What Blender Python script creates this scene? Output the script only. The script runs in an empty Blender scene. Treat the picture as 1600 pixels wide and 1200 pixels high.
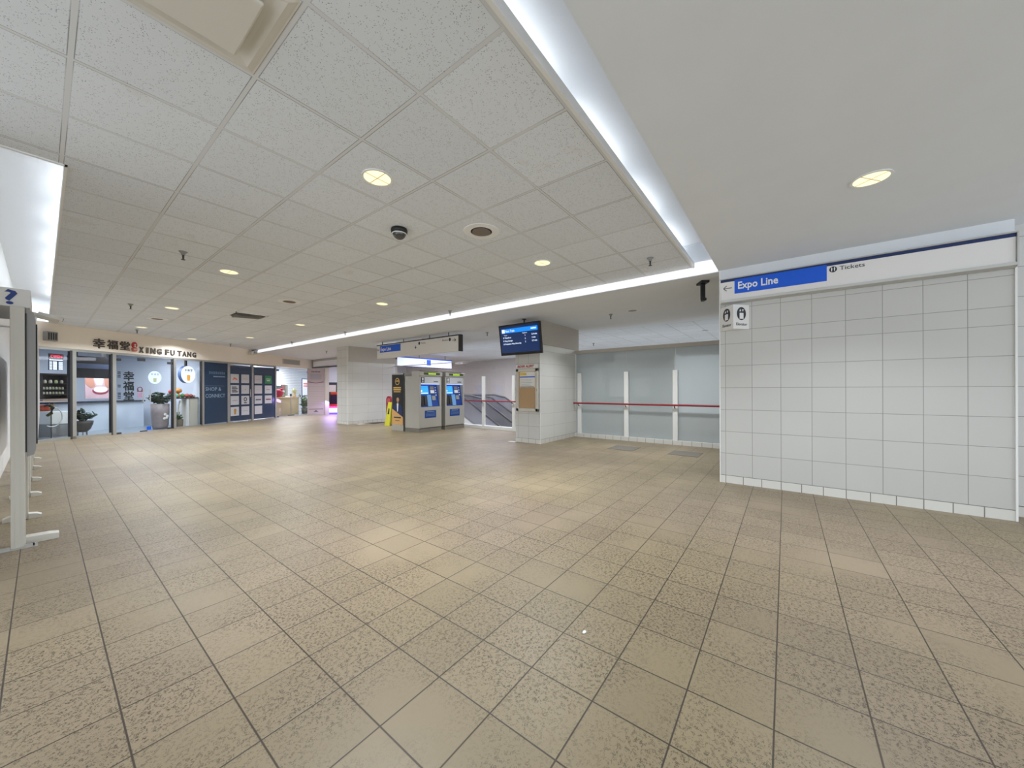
import bpy, bmesh, math, random
from mathutils import Vector, Matrix, noise

random.seed(7)
S = bpy.context.scene
COL = S.collection

def lin(*c):
    r = []
    for v in c[:3]:
        v = v / 255.0
        r.append(v / 12.92 if v <= 0.04045 else ((v + 0.055) / 1.055) ** 2.4)
    return (r[0], r[1], r[2], 1.0)

# ------------------------------------------------------------------ camera
H = 1.32
YAW, ROLL, FPX = 0.9195, -0.0038, 560.7
cam_data = bpy.data.cameras.new('camera')
cam = bpy.data.objects.new('camera', cam_data)
COL.objects.link(cam)
cam.location = (0, 0, H)
cam.rotation_euler = (math.pi / 2, 0, -YAW)
cam.rotation_euler = (Matrix.Rotation(-YAW, 4, 'Z') @ Matrix.Rotation(math.pi / 2, 4, 'X') @ Matrix.Rotation(-ROLL * -1.0, 4, 'Z')).to_euler()
cam_data.sensor_width = 36
cam_data.lens = FPX / 1600 * 36
cam_data.shift_y = 8.05 / 1600
cam_data.clip_start = 0.02
cam_data.clip_end = 200
S.camera = cam

# ------------------------------------------------------------------ world, exposure
w = bpy.data.worlds.new('daylight'); S.world = w
w.use_nodes = True
w.node_tree.nodes['Background'].inputs[0].default_value = (0.84, 0.92, 1.0, 1)
w.node_tree.nodes['Background'].inputs[1].default_value = 1.15
S.view_settings.view_transform = 'Standard'
S.view_settings.look = 'None'
S.view_settings.gamma = 1
S.view_settings.use_curve_mapping = False
S.view_settings.exposure = 0.88

def area_light(name, loc, size, size_y, energy, color=(1, 1, 1), direction=(0, 0, -1), spread=180, shape='RECTANGLE'):
    d = bpy.data.lights.new(name, 'AREA')
    d.shape = shape; d.size = size
    if shape == 'RECTANGLE': d.size_y = size_y
    d.energy = energy; d.color = color; d.spread = math.radians(spread)
    o = bpy.data.objects.new(name, d); COL.objects.link(o)
    o.location = loc
    o.rotation_euler = Vector(direction).to_track_quat('-Z', 'Y').to_euler()
    return o

# tubes inside the ceiling coves (real cove lighting, hidden behind the ceiling edge)
COOL = (0.90, 0.95, 1.0)
x = -2.6
while x < 5.4:      # right-hand slot
    o = area_light('cove_tube', (x + 0.6, 1.30, 3.23), 0.92, 0.05, 1.5, COOL, (0, -0.75, 1)); x += 1.22
    o.rotation_euler = (math.radians(180 - 37), 0, 0)
y = 4.65
while y < 14.2:     # left-hand slot
    o = area_light('cove_tube', (0.34, y + 0.6, 3.26), 0.05, 0.72, 3.6, COOL, (-0.8, 0, 1)); y += 1.22
    o.rotation_euler = (0, math.radians(180 + 38), 0)
# shop interior lamps
area_light('tea_shop_light', (1.4, 17.5, 2.62), 2.4, 1.2, 56, (0.88, 0.93, 1.0))
area_light('gift_shop_light', (8.0, 21.9, 2.62), 2.2, 1.6, 120, (0.98, 0.97, 1.0))
area_light('arcade_light', (11.6, 18.0, 2.80), 3.0, 3.0, 90, (0.93, 0.86, 1.0))
area_light('escalator_hall_light', (11.8, 10.0, 2.9), 2.5, 6.0, 150, (0.90, 0.90, 1.0))
area_light('escalator_hall_light', (11.8, 3.0, 2.9), 2.5, 5.0, 55, (0.92, 1.0, 0.98))

# ------------------------------------------------------------------ materials
def mat(name, color=(0.8, 0.8, 0.8, 1), rough=0.5, metal=0.0, emit=None, es=1.0, spec=0.5, var=0.0, vscale=6.0, bump=0.0):
    m = bpy.data.materials.new(name); m.use_nodes = True
    nt = m.node_tree; b = nt.nodes['Principled BSDF']
    b.inputs['Base Color'].default_value = color
    b.inputs['Roughness'].default_value = rough
    b.inputs['Metallic'].default_value = metal
    b.inputs['Specular IOR Level'].default_value = spec
    if emit is not None:
        b.inputs['Emission Color'].default_value = emit
        b.inputs['Emission Strength'].default_value = es / 1.79     # lamps, screens and painted glow, balanced against the exposure
    if var > 0 or bump > 0:
        tc = nt.nodes.new('ShaderNodeTexCoord')
        n = nt.nodes.new('ShaderNodeTexNoise'); n.inputs['Scale'].default_value = vscale; n.inputs['Detail'].default_value = 5
        nt.links.new(tc.outputs['Object'], n.inputs['Vector'])
        if var > 0:
            mx = nt.nodes.new('ShaderNodeMix'); mx.data_type = 'RGBA'
            mx.inputs['A'].default_value = tuple(v * (1 - var) for v in color[:3]) + (1,)
            mx.inputs['B'].default_value = tuple(min(1, v * (1 + var)) for v in color[:3]) + (1,)
            nt.links.new(n.outputs['Fac'], mx.inputs['Factor'])
            nt.links.new(mx.outputs['Result'], b.inputs['Base Color'])
        if bump > 0:
            bp = nt.nodes.new('ShaderNodeBump'); bp.inputs['Strength'].default_value = bump; bp.inputs['Distance'].default_value = 0.002
            nt.links.new(n.outputs['Fac'], bp.inputs['Height']); nt.links.new(bp.outputs['Normal'], b.inputs['Normal'])
    return m

class NG:
    """tiny node-expression helper"""
    def __init__(s, m): s.nt = m.node_tree; s.b = s.nt.nodes['Principled BSDF']
    def new(s, t, **k):
        n = s.nt.nodes.new(t)
        for a, v in k.items(): setattr(n, a, v)
        return n
    def link(s, a, b): s.nt.links.new(a, b)
    def m(s, op, a, b=None, c=None, clamp=False):
        n = s.new('ShaderNodeMath', operation=op, use_clamp=clamp)
        for i, v in enumerate((a, b, c)):
            if v is None: continue
            if isinstance(v, (int, float)): n.inputs[i].default_value = v
            else: s.link(v, n.inputs[i])
        return n.outputs[0]
    def step(s, v, lo, hi):     # smooth 0..1
        n = s.new('ShaderNodeMapRange', interpolation_type='SMOOTHSTEP')
        n.inputs[1].default_value = lo; n.inputs[2].default_value = hi
        s.link(v, n.inputs[0]); return n.outputs[0]
    def mix(s, f, a, b):
        n = s.new('ShaderNodeMix', data_type='RGBA')
        for k, v in (('Factor', f), ('A', a), ('B', b)):
            if isinstance(v, (int, float)): n.inputs[k].default_value = v
            elif isinstance(v, tuple): n.inputs[k].default_value = v
            else: s.link(v, n.inputs[k])
        return n.outputs['Result']
    def mul(s, col, f):
        n = s.new('ShaderNodeVectorMath', operation='SCALE'); s.link(col, n.inputs[0]) if not isinstance(col, tuple) else setattr(n.inputs[0], 'default_value', col[:3])
        s.link(f, n.inputs['Scale']); return n.outputs[0]
    def noise(s, vec, scale, detail=3, rough=0.5, dist=0.0):
        n = s.new('ShaderNodeTexNoise'); n.inputs['Scale'].default_value = scale; n.inputs['Detail'].default_value = detail
        n.inputs['Roughness'].default_value = rough; n.inputs['Distortion'].default_value = dist
        s.link(vec, n.inputs['Vector']); return n.outputs['Fac']
    def voro(s, vec, scale, feature='F1'):
        n = s.new('ShaderNodeTexVoronoi', feature=feature); n.inputs['Scale'].default_value = scale
        s.link(vec, n.inputs['Vector']); return n.outputs[0]
    def grid(s, u, v, u0, v0, du, dv):
        """distance to nearest line along u and v in metres and a per-tile random"""
        fu = s.m('DIVIDE', s.m('SUBTRACT', u, u0), du); fv = s.m('DIVIDE', s.m('SUBTRACT', v, v0), dv)
        def d(f, size):
            fr = s.m('FRACT', f); return s.m('MULTIPLY', s.m('MINIMUM', fr, s.m('SUBTRACT', 1.0, fr)), size)
        a, b = d(fu, du), d(fv, dv)
        cb = s.new('ShaderNodeCombineXYZ'); s.link(s.m('FLOOR', fu), cb.inputs[0]); s.link(s.m('FLOOR', fv), cb.inputs[1])
        wn = s.new('ShaderNodeTexWhiteNoise', noise_dimensions='3D'); s.link(cb.outputs[0], wn.inputs['Vector'])
        return a, b, wn.outputs['Value']

def floor_material():
    m = mat('beige_floor_tile', rough=0.4); g = NG(m)
    tc = g.new('ShaderNodeTexCoord'); P = tc.outputs['Object']
    sp = g.new('ShaderNodeSeparateXYZ'); g.link(P, sp.inputs[0])
    a, b, rnd = g.grid(sp.outputs[0], sp.outputs[1], 0.802, 1.576, 0.3032, 0.3073)
    grout = g.m('SUBTRACT', 1.0, g.step(g.m('MINIMUM', a, b), 0.0018, 0.0042))
    # embossed worm-like figure of the tile
    mp = g.new('ShaderNodeMapping'); g.link(P, mp.inputs[0])
    rc = g.new('ShaderNodeCombineXYZ'); g.link(g.m('MULTIPLY', rnd, 40.0), rc.inputs[0]); g.link(g.m('MULTIPLY', rnd, 17.0), rc.inputs[1]); g.link(rc.outputs[0], mp.inputs['Location'])
    n1 = g.noise(mp.outputs[0], 75, 2.0, 0.5, 1.6)
    worm = g.m('SUBTRACT', 1.0, g.step(g.m('ABSOLUTE', g.m('SUBTRACT', n1, 0.5)), 0.03, 0.08))
    n2 = g.noise(mp.outputs[0], 60, 3.0, 0.6, 0.4)
    speck = g.step(n2, 0.46, 0.56)
    patch = g.noise(P, 1.3, 3)
    patch2 = g.noise(P, 0.35, 2)
    fig = g.m('MULTIPLY', g.m('MULTIPLY', worm, speck), g.step(patch, 0.32, 0.54))
    # foot traffic has worn the figure off in wide lanes
    base = g.mix(g.step(patch2, 0.35, 0.65), lin(148, 133, 105), lin(144, 128, 107))
    base = g.mul(base, g.m('ADD', 0.93, g.m('MULTIPLY', rnd, 0.12)))
    blot = g.step(g.noise(P, 4.0, 4, 0.6), 0.55, 0.8)
    base = g.mix(g.m('MULTIPLY', blot, 0.25), base, lin(112, 98, 80))
    base = g.mix(g.m('MULTIPLY', fig, 0.95), base, lin(76, 64, 49))
    dots = g.m('SUBTRACT', 1.0, g.step(g.voro(P, 1.7), 0.012, 0.02))
    base = g.mix(g.m('MULTIPLY', dots, 0.8), base, lin(50, 42, 36))
    col = g.mix(grout, base, lin(66, 56, 45))
    g.link(col, g.b.inputs['Base Color'])
    g.link(g.m('ADD', 0.34, g.m('MULTIPLY', g.noise(P, 25, 3), 0.16)), g.b.inputs['Roughness'])
    hgt = g.m('SUBTRACT', g.m('SUBTRACT', 1.0, grout), g.m('MULTIPLY', fig, 0.25))
    bp = g.new('ShaderNodeBump'); bp.inputs['Strength'].default_value = 0.35; bp.inputs['Distance'].default_value = 0.002
    g.link(hgt, bp.inputs['Height']); g.link(bp.outputs[0], g.b.inputs['Normal'])
    g.b.inputs['Specular IOR Level'].default_value = 0.45
    return m

def ceiling_tile_material(x0=0.742, y0=2.392, dx=0.6435, dy=0.6485, name='mineral_ceiling_tile'):
    m = mat(name, rough=0.9, spec=0.2); g = NG(m)
    tc = g.new('ShaderNodeTexCoord'); P = tc.outputs['Object']
    sp = g.new('ShaderNodeSeparateXYZ'); g.link(P, sp.inputs[0])
    a, b, rnd = g.grid(sp.outputs[0], sp.outputs[1], x0, y0, dx, dy)
    dmin = g.m('MINIMUM', a, b)
    bar = g.m('SUBTRACT', 1.0, g.step(dmin, 0.0095, 0.0115))
    edge = g.m('MULTIPLY', g.step(dmin, 0.009, 0.011), g.m('SUBTRACT', 1.0, g.step(dmin, 0.012, 0.0165)))
    pin = g.m('SUBTRACT', 1.0, g.step(g.voro(P, 105), 0.20, 0.34))
    pin = g.m('MULTIPLY', pin, g.step(g.noise(P, 45, 2), 0.46, 0.56))
    base = g.mul(lin(230, 235, 241), g.m('ADD', 0.95, g.m('MULTIPLY', rnd, 0.07)))
    st = g.m('MULTIPLY', g.step(g.noise(P, 2.2, 4, 0.6), 0.58, 0.75), g.step(rnd, 0.5, 0.9))
    base = g.mix(g.m('MULTIPLY', st, 0.35), base, lin(196, 178, 156))
    base = g.mix(g.m('MULTIPLY', pin, 0.62), base, lin(84, 80, 74))
    base = g.mix(g.m('MULTIPLY', edge, g.m('ADD', 0.25, g.m('MULTIPLY', g.step(g.noise(P, 1.1, 2), 0.4, 0.6), 0.5))), base, lin(74, 70, 64))
    base = g.mix(bar, base, lin(220, 222, 224))
    g.link(base, g.b.inputs['Base Color'])
    bp = g.new('ShaderNodeBump'); bp.inputs['Strength'].default_value = 0.3; bp.inputs['Distance'].default_value = 0.002
    g.link(g.m('SUBTRACT', 1.0, pin), bp.inputs['Height']); g.link(bp.outputs[0], g.b.inputs['Normal'])
    return m

def wall_tile_material(name, axis, u0, z0, du, dz, color, grout, gw=0.0018, rough=0.35, cut=None):
    m = mat(name, rough=rough, spec=0.4); g = NG(m)
    tc = g.new('ShaderNodeTexCoord'); P = tc.outputs['Object']
    sp = g.new('ShaderNodeSeparateXYZ'); g.link(P, sp.inputs[0])
    zz = sp.outputs[2]
    if cut: zz = g.m('ADD', zz, g.m('MULTIPLY', g.m('GREATER_THAN', zz, cut), 0.1203))   # one course of cut tiles
    a, b, rnd = g.grid(sp.outputs[axis], zz, u0, z0, du, dz)
    gr = g.m('SUBTRACT', 1.0, g.step(g.m('MINIMUM', a, b), gw * 0.7, gw * 1.9))
    base = g.mul(color, g.m('ADD', 0.97, g.m('MULTIPLY', rnd, 0.04)))
    base = g.mix(g.m('MULTIPLY', g.step(g.noise(P, 1.6, 3), 0.4, 0.8), 0.12), base, lin(190, 188, 184))
    col = g.mix(gr, base, grout)
    g.link(col, g.b.inputs['Base Color'])
    bp = g.new('ShaderNodeBump'); bp.inputs['Strength'].default_value = 0.3; bp.inputs['Distance'].default_value = 0.002
    g.link(g.m('SUBTRACT', 1.0, gr), bp.inputs['Height']); g.link(bp.outputs[0], g.b.inputs['Normal'])
    return m

def glass_material(name, tint=(0.9, 0.95, 0.95, 1), refl=0.12, haze=None, hz=0.0, rough=0.02):
    m = bpy.data.materials.new(name); m.use_nodes = True; nt = m.node_tree
    for n in list(nt.nodes): nt.nodes.remove(n)
    out = nt.nodes.new('ShaderNodeOutputMaterial')
    tr = nt.nodes.new('ShaderNodeBsdfTransparent'); tr.inputs[0].default_value = tint
    gl = nt.nodes.new('ShaderNodeBsdfGlossy'); gl.inputs['Roughness'].default_value = rough
    lw = nt.nodes.new('ShaderNodeLayerWeight'); lw.inputs[0].default_value = 0.5
    fr = nt.nodes.new('ShaderNodeMath'); fr.operation = 'POWER'; fr.inputs[1].default_value = 4.0
    nt.links.new(lw.outputs['Facing'], fr.inputs[0])
    mx = nt.nodes.new('ShaderNodeMixShader')
    mr = nt.nodes.new('ShaderNodeMath'); mr.operation = 'MULTIPLY_ADD'; mr.inputs[1].default_value = 0.8; mr.inputs[2].default_value = refl; mr.use_clamp = True
    nt.links.new(fr.outputs[0], mr.inputs[0]); nt.links.new(mr.outputs[0], mx.inputs[0])
    src = tr.outputs[0]
    if haze:
        df = nt.nodes.new('ShaderNodeBsdfDiffuse'); df.inputs[0].default_value = haze
        tn = nt.nodes.new('ShaderNodeBsdfTranslucent'); tn.inputs[0].default_value = haze
        m0 = nt.nodes.new('ShaderNodeMixShader'); m0.inputs[0].default_value = 0.35
        nt.links.new(df.outputs[0], m0.inputs[1]); nt.links.new(tn.outputs[0], m0.inputs[2])
        m2 = nt.nodes.new('ShaderNodeMixShader'); m2.inputs[0].default_value = hz
        nt.links.new(tr.outputs[0], m2.inputs[1]); nt.links.new(m0.outputs[0], m2.inputs[2]); src = m2.outputs[0]
    nt.links.new(src, mx.inputs[1]); nt.links.new(gl.outputs[0], mx.inputs[2])
    nt.links.new(mx.outputs[0], out.inputs[0])
    return m

M = {}
M['floor'] = floor_material()
M['ctile'] = ceiling_tile_material()
M['ctile2'] = ceiling_tile_material(9.72, 1.2, 0.62, 0.62, 'far_ceiling_tile')
M['plaster'] = mat('ceiling_plaster', lin(230, 234, 239), 0.9, spec=0.2, var=0.03, vscale=3)
M['cove'] = mat('cove_white', lin(240, 241, 242), 0.85, spec=0.2)
M['cream'] = mat('cream_painted_fascia', lin(248, 238, 224), 0.7, spec=0.3, var=0.02)
M['greywall'] = mat('grey_painted_wall', lin(196, 190, 182), 0.75, spec=0.3, var=0.03)
M['wtile_y'] = wall_tile_material('white_wall_tile_y', 1, 0.049, 0.107, 0.3102, 0.3053, lin(216, 215, 212), lin(150, 148, 143), 0.0022)
M['wtile_x'] = wall_tile_material('white_wall_tile_x', 0, 7.24, 0.107, 0.64, 0.3053, lin(220, 219, 215), lin(184, 182, 177), 0.0022)
M['wtile_r'] = wall_tile_material('white_wall_tile_right', 1, 0.049, 0.107, 0.3102, 0.3053, lin(203, 202, 198), lin(150, 148, 143), 0.0022, cut=1.96)
M['base_y'] = wall_tile_material('base_tile_y', 1, 0.049, -0.2, 0.2068, 0.307, lin(222, 220, 214), lin(120, 116, 110), 0.0028)
M['base_x'] = wall_tile_material('base_tile_x', 0, 7.24, -0.2, 0.2068, 0.307, lin(214, 211, 204), lin(120, 116, 110), 0.0028)
M['trim'] = mat('white_metal_trim', lin(238, 238, 236), 0.35, spec=0.5)
M['white'] = mat('white_paint', lin(240, 240, 238), 0.4)
M['offwhite'] = mat('off_white_aluminium', lin(216, 213, 204), 0.35, var=0.02)
M['alu'] = mat('brushed_aluminium', lin(200, 200, 196), 0.35, metal=0.6)
M['frame'] = mat('storefront_aluminium', lin(172, 172, 168), 0.4, metal=0.5)
M['steel'] = mat('brushed_stainless_steel', lin(190, 187, 179), 0.38, metal=0.45, var=0.06, vscale=2.5, bump=0.05)
M['steel_dark'] = mat('dark_stainless_steel', lin(140, 135, 126), 0.4, metal=0.4)
M['black'] = mat('black_plastic', lin(24, 24, 26), 0.45)
M['dark'] = mat('dark_grey_metal', lin(62, 62, 64), 0.5, metal=0.3)
M['grey'] = mat('mid_grey_plastic', lin(150, 150, 150), 0.5)
M['boardgrey'] = mat('board_grey', lin(160, 160, 160), 0.45)
M['red'] = mat('dark_red_rail', lin(150, 28, 44), 0.35)
M['blue'] = mat('transit_blue', lin(0, 92, 222), 0.35)
M['navy'] = mat('navy', lin(22, 44, 96), 0.4)
M['signwhite'] = mat('sign_white', lin(236, 234, 232), 0.35, spec=0.5)
M['ink'] = mat('charcoal_print', lin(48, 52, 62), 0.6)
M['greyink'] = mat('grey_print', lin(110, 112, 116), 0.6)
M['downglow'] = mat('downlight_diffuser', lin(240, 236, 200), 0.5, emit=lin(255, 246, 196), es=1.0)
M['downglow_cool'] = mat('downlight_diffuser_pale', lin(240, 236, 220), 0.5, emit=lin(255, 250, 232), es=1.1)
M['beam_glow'] = mat('glowing_beam_face', lin(235, 236, 240), 0.6, emit=lin(236, 238, 246), es=0.85)  # emission stands in for cove light falling on the beam face
M['glass'] = glass_material('clear_shop_glass', (0.95, 0.97, 0.98, 1), 0.025)
M['glass_hall'] = glass_material('clear_screen_glass', (0.95, 0.95, 0.97, 1), 0.035, lin(206, 206, 218), 0.06)
M['glass_frost'] = glass_material('frosted_screen_glass', (0.72, 0.78, 0.77, 1), 0.09, lin(202, 208, 210), 0.85)
M['esc_glass'] = mat('escalator_panel', lin(150, 150, 156), 0.3, metal=0.3)
M['film'] = mat('dark_blue_window_film', lin(38, 62, 90), 0.18, spec=0.6, var=0.06)
M['filmtext'] = mat('pale_blue_lettering', lin(142, 168, 192), 0.5)
M['card'] = mat('white_card', lin(208, 210, 214), 0.5)
M['green'] = mat('leaf_green', lin(60, 96, 48), 0.6, var=0.25, vscale=12)
M['darkgreen'] = mat('dark_leaf_green', lin(38, 62, 44), 0.6, var=0.25, vscale=12)
M['beige'] = mat('beige_counter', lin(226, 200, 156), 0.5)
M['cork'] = mat('cork_board', lin(196, 164, 128), 0.85, var=0.10, vscale=90)
M['palewall'] = mat('pale_shop_wall', lin(212, 219, 230), 0.6)
M['shopfloor'] = mat('grey_shop_floor', lin(128, 138, 148), 0.3)

# ------------------------------------------------------------------ object helpers
class MB:
    def __init__(s): s.bm = bmesh.new()
    def box(s, x0, x1, y0, y1, z0, z1, bev=0.0, mtx=None):
        g = bmesh.ops.create_cube(s.bm, size=1.0)
        vs = g['verts']
        for v in vs:
            v.co = Vector(((x0 + x1) / 2 + v.co.x * (x1 - x0), (y0 + y1) / 2 + v.co.y * (y1 - y0), (z0 + z1) / 2 + v.co.z * (z1 - z0)))
        if bev > 0:
            es = {e for v in vs for e in v.link_edges}
            r = bmesh.ops.bevel(s.bm, geom=list(es), offset=bev, segments=2, affect='EDGES', profile=0.5)
            vs = list({v for f in r['faces'] for v in f.verts} | {v for v in vs if v.is_valid})
        if mtx is not None: bmesh.ops.transform(s.bm, matrix=mtx, verts=[v for v in vs if v.is_valid])
        return s
    def cyl(s, c, r, h, axis='Z', seg=24, r2=None, mtx=None):
        g = bmesh.ops.create_cone(s.bm, cap_ends=True, segments=seg, radius1=r, radius2=r if r2 is None else r2, depth=h)
        R = {'Z': Matrix.Identity(4), 'X': Matrix.Rotation(math.pi / 2, 4, 'Y'), 'Y': Matrix.Rotation(-math.pi / 2, 4, 'X')}[axis]
        T = Matrix.Translation(Vector(c)) @ R
        if mtx is not None: T = mtx @ T
        bmesh.ops.transform(s.bm, matrix=T, verts=g['verts']); return s
    def sph(s, c, r, sc=(1, 1, 1), seg=16):
        g = bmesh.ops.create_uvsphere(s.bm, u_segments=seg, v_segments=seg // 2 + 2, radius=r)
        bmesh.ops.transform(s.bm, matrix=Matrix.Translation(Vector(c)) @ Matrix.Diagonal((sc[0], sc[1], sc[2], 1)), verts=g['verts']); return s
    def tube(s, pts, r, seg=10):
        pts = [Vector(p) for p in pts]; rings = []
        for i, p in enumerate(pts):
            d = (pts[min(i + 1, len(pts) - 1)] - pts[max(i - 1, 0)]).normalized()
            q = d.to_track_quat('Z', 'Y').to_matrix()
            rr = r[i] if isinstance(r, (list, tuple)) else r
            rings.append([s.bm.verts.new(p + q @ Vector((math.cos(a * 2 * math.pi / seg) * rr, math.sin(a * 2 * math.pi / seg) * rr, 0))) for a in range(seg)])
        for a, b in zip(rings[:-1], rings[1:]):
            for k in range(seg): s.bm.faces.new((a[k], a[(k + 1) % seg], b[(k + 1) % seg], b[k]))
        s.bm.faces.new(rings[0][::-1]); s.bm.faces.new(rings[-1]); return s
    def prism(s, pts, a0, a1, plane='XZ'):
        """polygon extruded; plane XZ: extrude y a0..a1, XY: extrude z, YZ: extrude x"""
        def mk(u, v, w): return {'XZ': (u, w, v), 'XY': (u, v, w), 'YZ': (w, u, v)}[plane]
        A = [s.bm.verts.new(mk(u, v, a0)) for u, v in pts]; B = [s.bm.verts.new(mk(u, v, a1)) for u, v in pts]
        n = len(pts); s.bm.faces.new(A); s.bm.faces.new(B[::-1])
        for i in range(n): s.bm.faces.new((A[i], B[i], B[(i + 1) % n], A[(i + 1) % n]))
        return s
    def lathe(s, prof, c=(0, 0, 0), seg=28):
        rings = []
        for r, z in prof:
            rings.append([s.bm.verts.new((c[0] + r * math.cos(2 * math.pi * k / seg), c[1] + r * math.sin(2 * math.pi * k / seg), c[2] + z)) for k in range(seg)])
        for a, b in zip(rings[:-1], rings[1:]):
            for k in range(seg): s.bm.faces.new((a[k], a[(k + 1) % seg], b[(k + 1) % seg], b[k]))
        s.bm.faces.new(rings[0][::-1]); s.bm.faces.new(rings[-1]); return s
    def leaf(s, base, tip, width, up=Vector((0, 0, 1)), droop=0.0):
        base, tip = Vector(base), Vector(tip); d = tip - base
        side = d.cross(up); side = side.normalized() * width if side.length > 1e-6 else Vector((width, 0, 0))
        th = d.cross(side).normalized() * width * 0.12
        m1 = base + d * 0.35 + Vector((0, 0, droop * 0.5)); m2 = base + d * 0.7 + Vector((0, 0, droop * 0.4))
        ps = [base, m1 + side * 0.8, m2 + side * 0.7, tip, m2 - side * 0.7, m1 - side * 0.8]
        A = [s.bm.verts.new(p + th) for p in ps]; B = [s.bm.verts.new(p - th) for p in ps]
        s.bm.faces.new(A); s.bm.faces.new(B[::-1])
        for i in range(6): s.bm.faces.new((A[i], B[i], B[(i + 1) % 6], A[(i + 1) % 6]))
        return s
    def text(s, body, x, y, z, size, ext=0.001, align='LEFT', bold=0.0, sx=1.0, sp=1.0, shear=0.0, front='-Y', fit=None):
        """lettering in the local XZ plane reading along +X, facing -Y, baseline-left at x,z"""
        cu = bpy.data.curves.new('lettering', 'FONT'); cu.body = body; cu.size = size; cu.extrude = ext; cu.offset = bold
        cu.align_x = align; cu.space_character = sp; cu.shear = shear; cu.resolution_u = 2
        ob = bpy.data.objects.new('lettering', cu); COL.objects.link(ob)
        dg = bpy.context.evaluated_depsgraph_get(); me = bpy.data.meshes.new_from_object(ob.evaluated_get(dg))
        bpy.data.objects.remove(ob); bpy.data.curves.remove(cu)
        if len(me.vertices):
            if fit:
                xs = [v.co.x for v in me.vertices]; wd = max(xs) - min(xs); sx = fit / wd if wd > 0 else 1
            T = Matrix.Translation((x, y, z)) @ Matrix.Rotation(math.pi / 2, 4, 'X') @ Matrix.Diagonal((sx, 1, 1, 1))
            me.transform(T); s.bm.from_mesh(me)
        bpy.data.meshes.remove(me); return s
    def blocks(s, x, z, w, h, n, y0, y1):
        """a word too blurred to read in the photograph: letter-sized strokes"""
        p = w / n
        for k in range(n):
            q = (0.0, 0.12, 0.05)[k % 3] * h
            s.box(x + k * p, x + k * p + p * 0.72, y0, y1, z, z + h - q)
        return s
    def disc(s, x, z, rx, rz, y0, y1, seg=32):
        return s.prism([(x + rx * math.cos(2 * math.pi * k / seg), z + rz * math.sin(2 * math.pi * k / seg)) for k in range(seg)], y0, y1, 'XZ')
    def ring(s, x, z, r1, r2, y0, y1, seg=28):
        for k in range(seg):
            a, b = 2 * math.pi * k / seg, 2 * math.pi * (k + 1) / seg
            s.prism([(x + r1 * math.cos(a), z + r1 * math.sin(a)), (x + r2 * math.cos(a), z + r2 * math.sin(a)), (x + r2 * math.cos(b), z + r2 * math.sin(b)), (x + r1 * math.cos(b), z + r1 * math.sin(b))], y0, y1)
        return s
    def build(s, name, m, parent=None, smooth=False, label=None):
        bmesh.ops.recalc_face_normals(s.bm, faces=s.bm.faces)
        me = bpy.data.meshes.new(name); s.bm.to_mesh(me); s.bm.free()
        me.materials.append(M[m] if isinstance(m, str) else m)
        if smooth:
            for p in me.polygons: p.use_smooth = True
        o = bpy.data.objects.new(name, me); COL.objects.link(o)
        if parent is not None: o.parent = parent
        if label: o['label'] = label
        return o

def tag(o, label, cat, group=None, kind=None):
    o['label'] = label; o['category'] = cat
    if group: o['group'] = group
    if kind: o['kind'] = kind
    return o
def thing(name, label, cat, loc, rz=0.0, group=None):
    o = bpy.data.objects.new(name, None); COL.objects.link(o); o.empty_display_size = 0.1
    o.location = loc; o.rotation_euler = (0, 0, rz)
    return tag(o, label, cat, group)
def struct(o): o['kind'] = 'structure'; return o
def children(o): return [c for c in bpy.data.objects if c.parent == o]
def copy_tree(o, parent=None):
    c = o.copy(); COL.objects.link(c); c.parent = parent
    for ch in children(o): copy_tree(ch, c)
    return c
def dup(o, loc, label, group=None, rz=None):
    c = copy_tree(o); c.location = loc; c['label'] = label
    if group: c['group'] = group
    if rz is not None: c.rotation_euler = (0, 0, rz)
    return c
R90 = -math.pi / 2      # local x -> world -Y, local y -> +X : things that face -X

# ------------------------------------------------------------------ shell
ZC, ZS = 3.10, 2.98
SA = math.atan2(0.5245, 0.8514)     # the shop front runs at an angle to the hall
D0 = Vector((math.cos(SA), math.sin(SA), 0)); N0 = Vector((-math.sin(SA), math.cos(SA), 0)); A0 = Vector((0, 15.2, 0))
def sp(t, d=0.0, z=0.0): return A0 + D0 * t + N0 * d + Vector((0, 0, z))

mb = MB(); mb.prism([(-3.5, -6), (6.05, -6), (6.05, -1.8), (9.2, -1.8), (9.2, 13.3), (15.5, 13.3), (15.5, 21.5), (sp(10.6)[0], sp(10.6)[1]), (sp(-0.8)[0], sp(-0.8)[1]), (-3.5, 14.5)], -0.2, 0.0, 'XY')
struct(mb.build('floor', 'floor'))
mb = MB(); mb.prism([(sp(-1.2, 0.0)[0], sp(-1.2, 0)[1]), (sp(14.7, 0.0)[0], sp(14.7, 0)[1]), (sp(14.7, 4)[0], sp(14.7, 4)[1]), (sp(-1.2, 4)[0], sp(-1.2, 4)[1])], -0.2, -0.001, 'XY')
struct(mb.build('floor', 'shopfloor'))
mb = MB(); mb.box(9.2, 15.5, -3, 13.3, -3.2, -3.0); struct(mb.build('floor', 'greywall'))

# tiled ceiling raft
t_beam = 6.45
mb = MB()
P1 = sp(7.2)
mb.prism([(-3.5, 1.08), (5.78, 1.08), (5.78, 18.76), (0.13, 15.28), (0.13, 4.5), (-3.5, 4.5)], ZC, ZC + 0.03, 'XY')
struct(mb.build('ceiling', 'ctile'))
# thin white edge lip of the raft
mb = MB(); mb.box(-3.5, 5.80, 1.055, 1.08, ZC - 0.012, ZC + 0.06); mb.box(5.78, 5.80, 1.055, 18.75, ZC - 0.012, ZC + 0.06)
mb.box(0.115, 0.13, 4.5, 15.25, ZC - 0.012, ZC + 0.06); mb.box(-3.5, 0.13, 4.5, 4.52, ZC - 0.012, ZC + 0.06)
struct(mb.build('trim_1', 'trim'))
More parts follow.
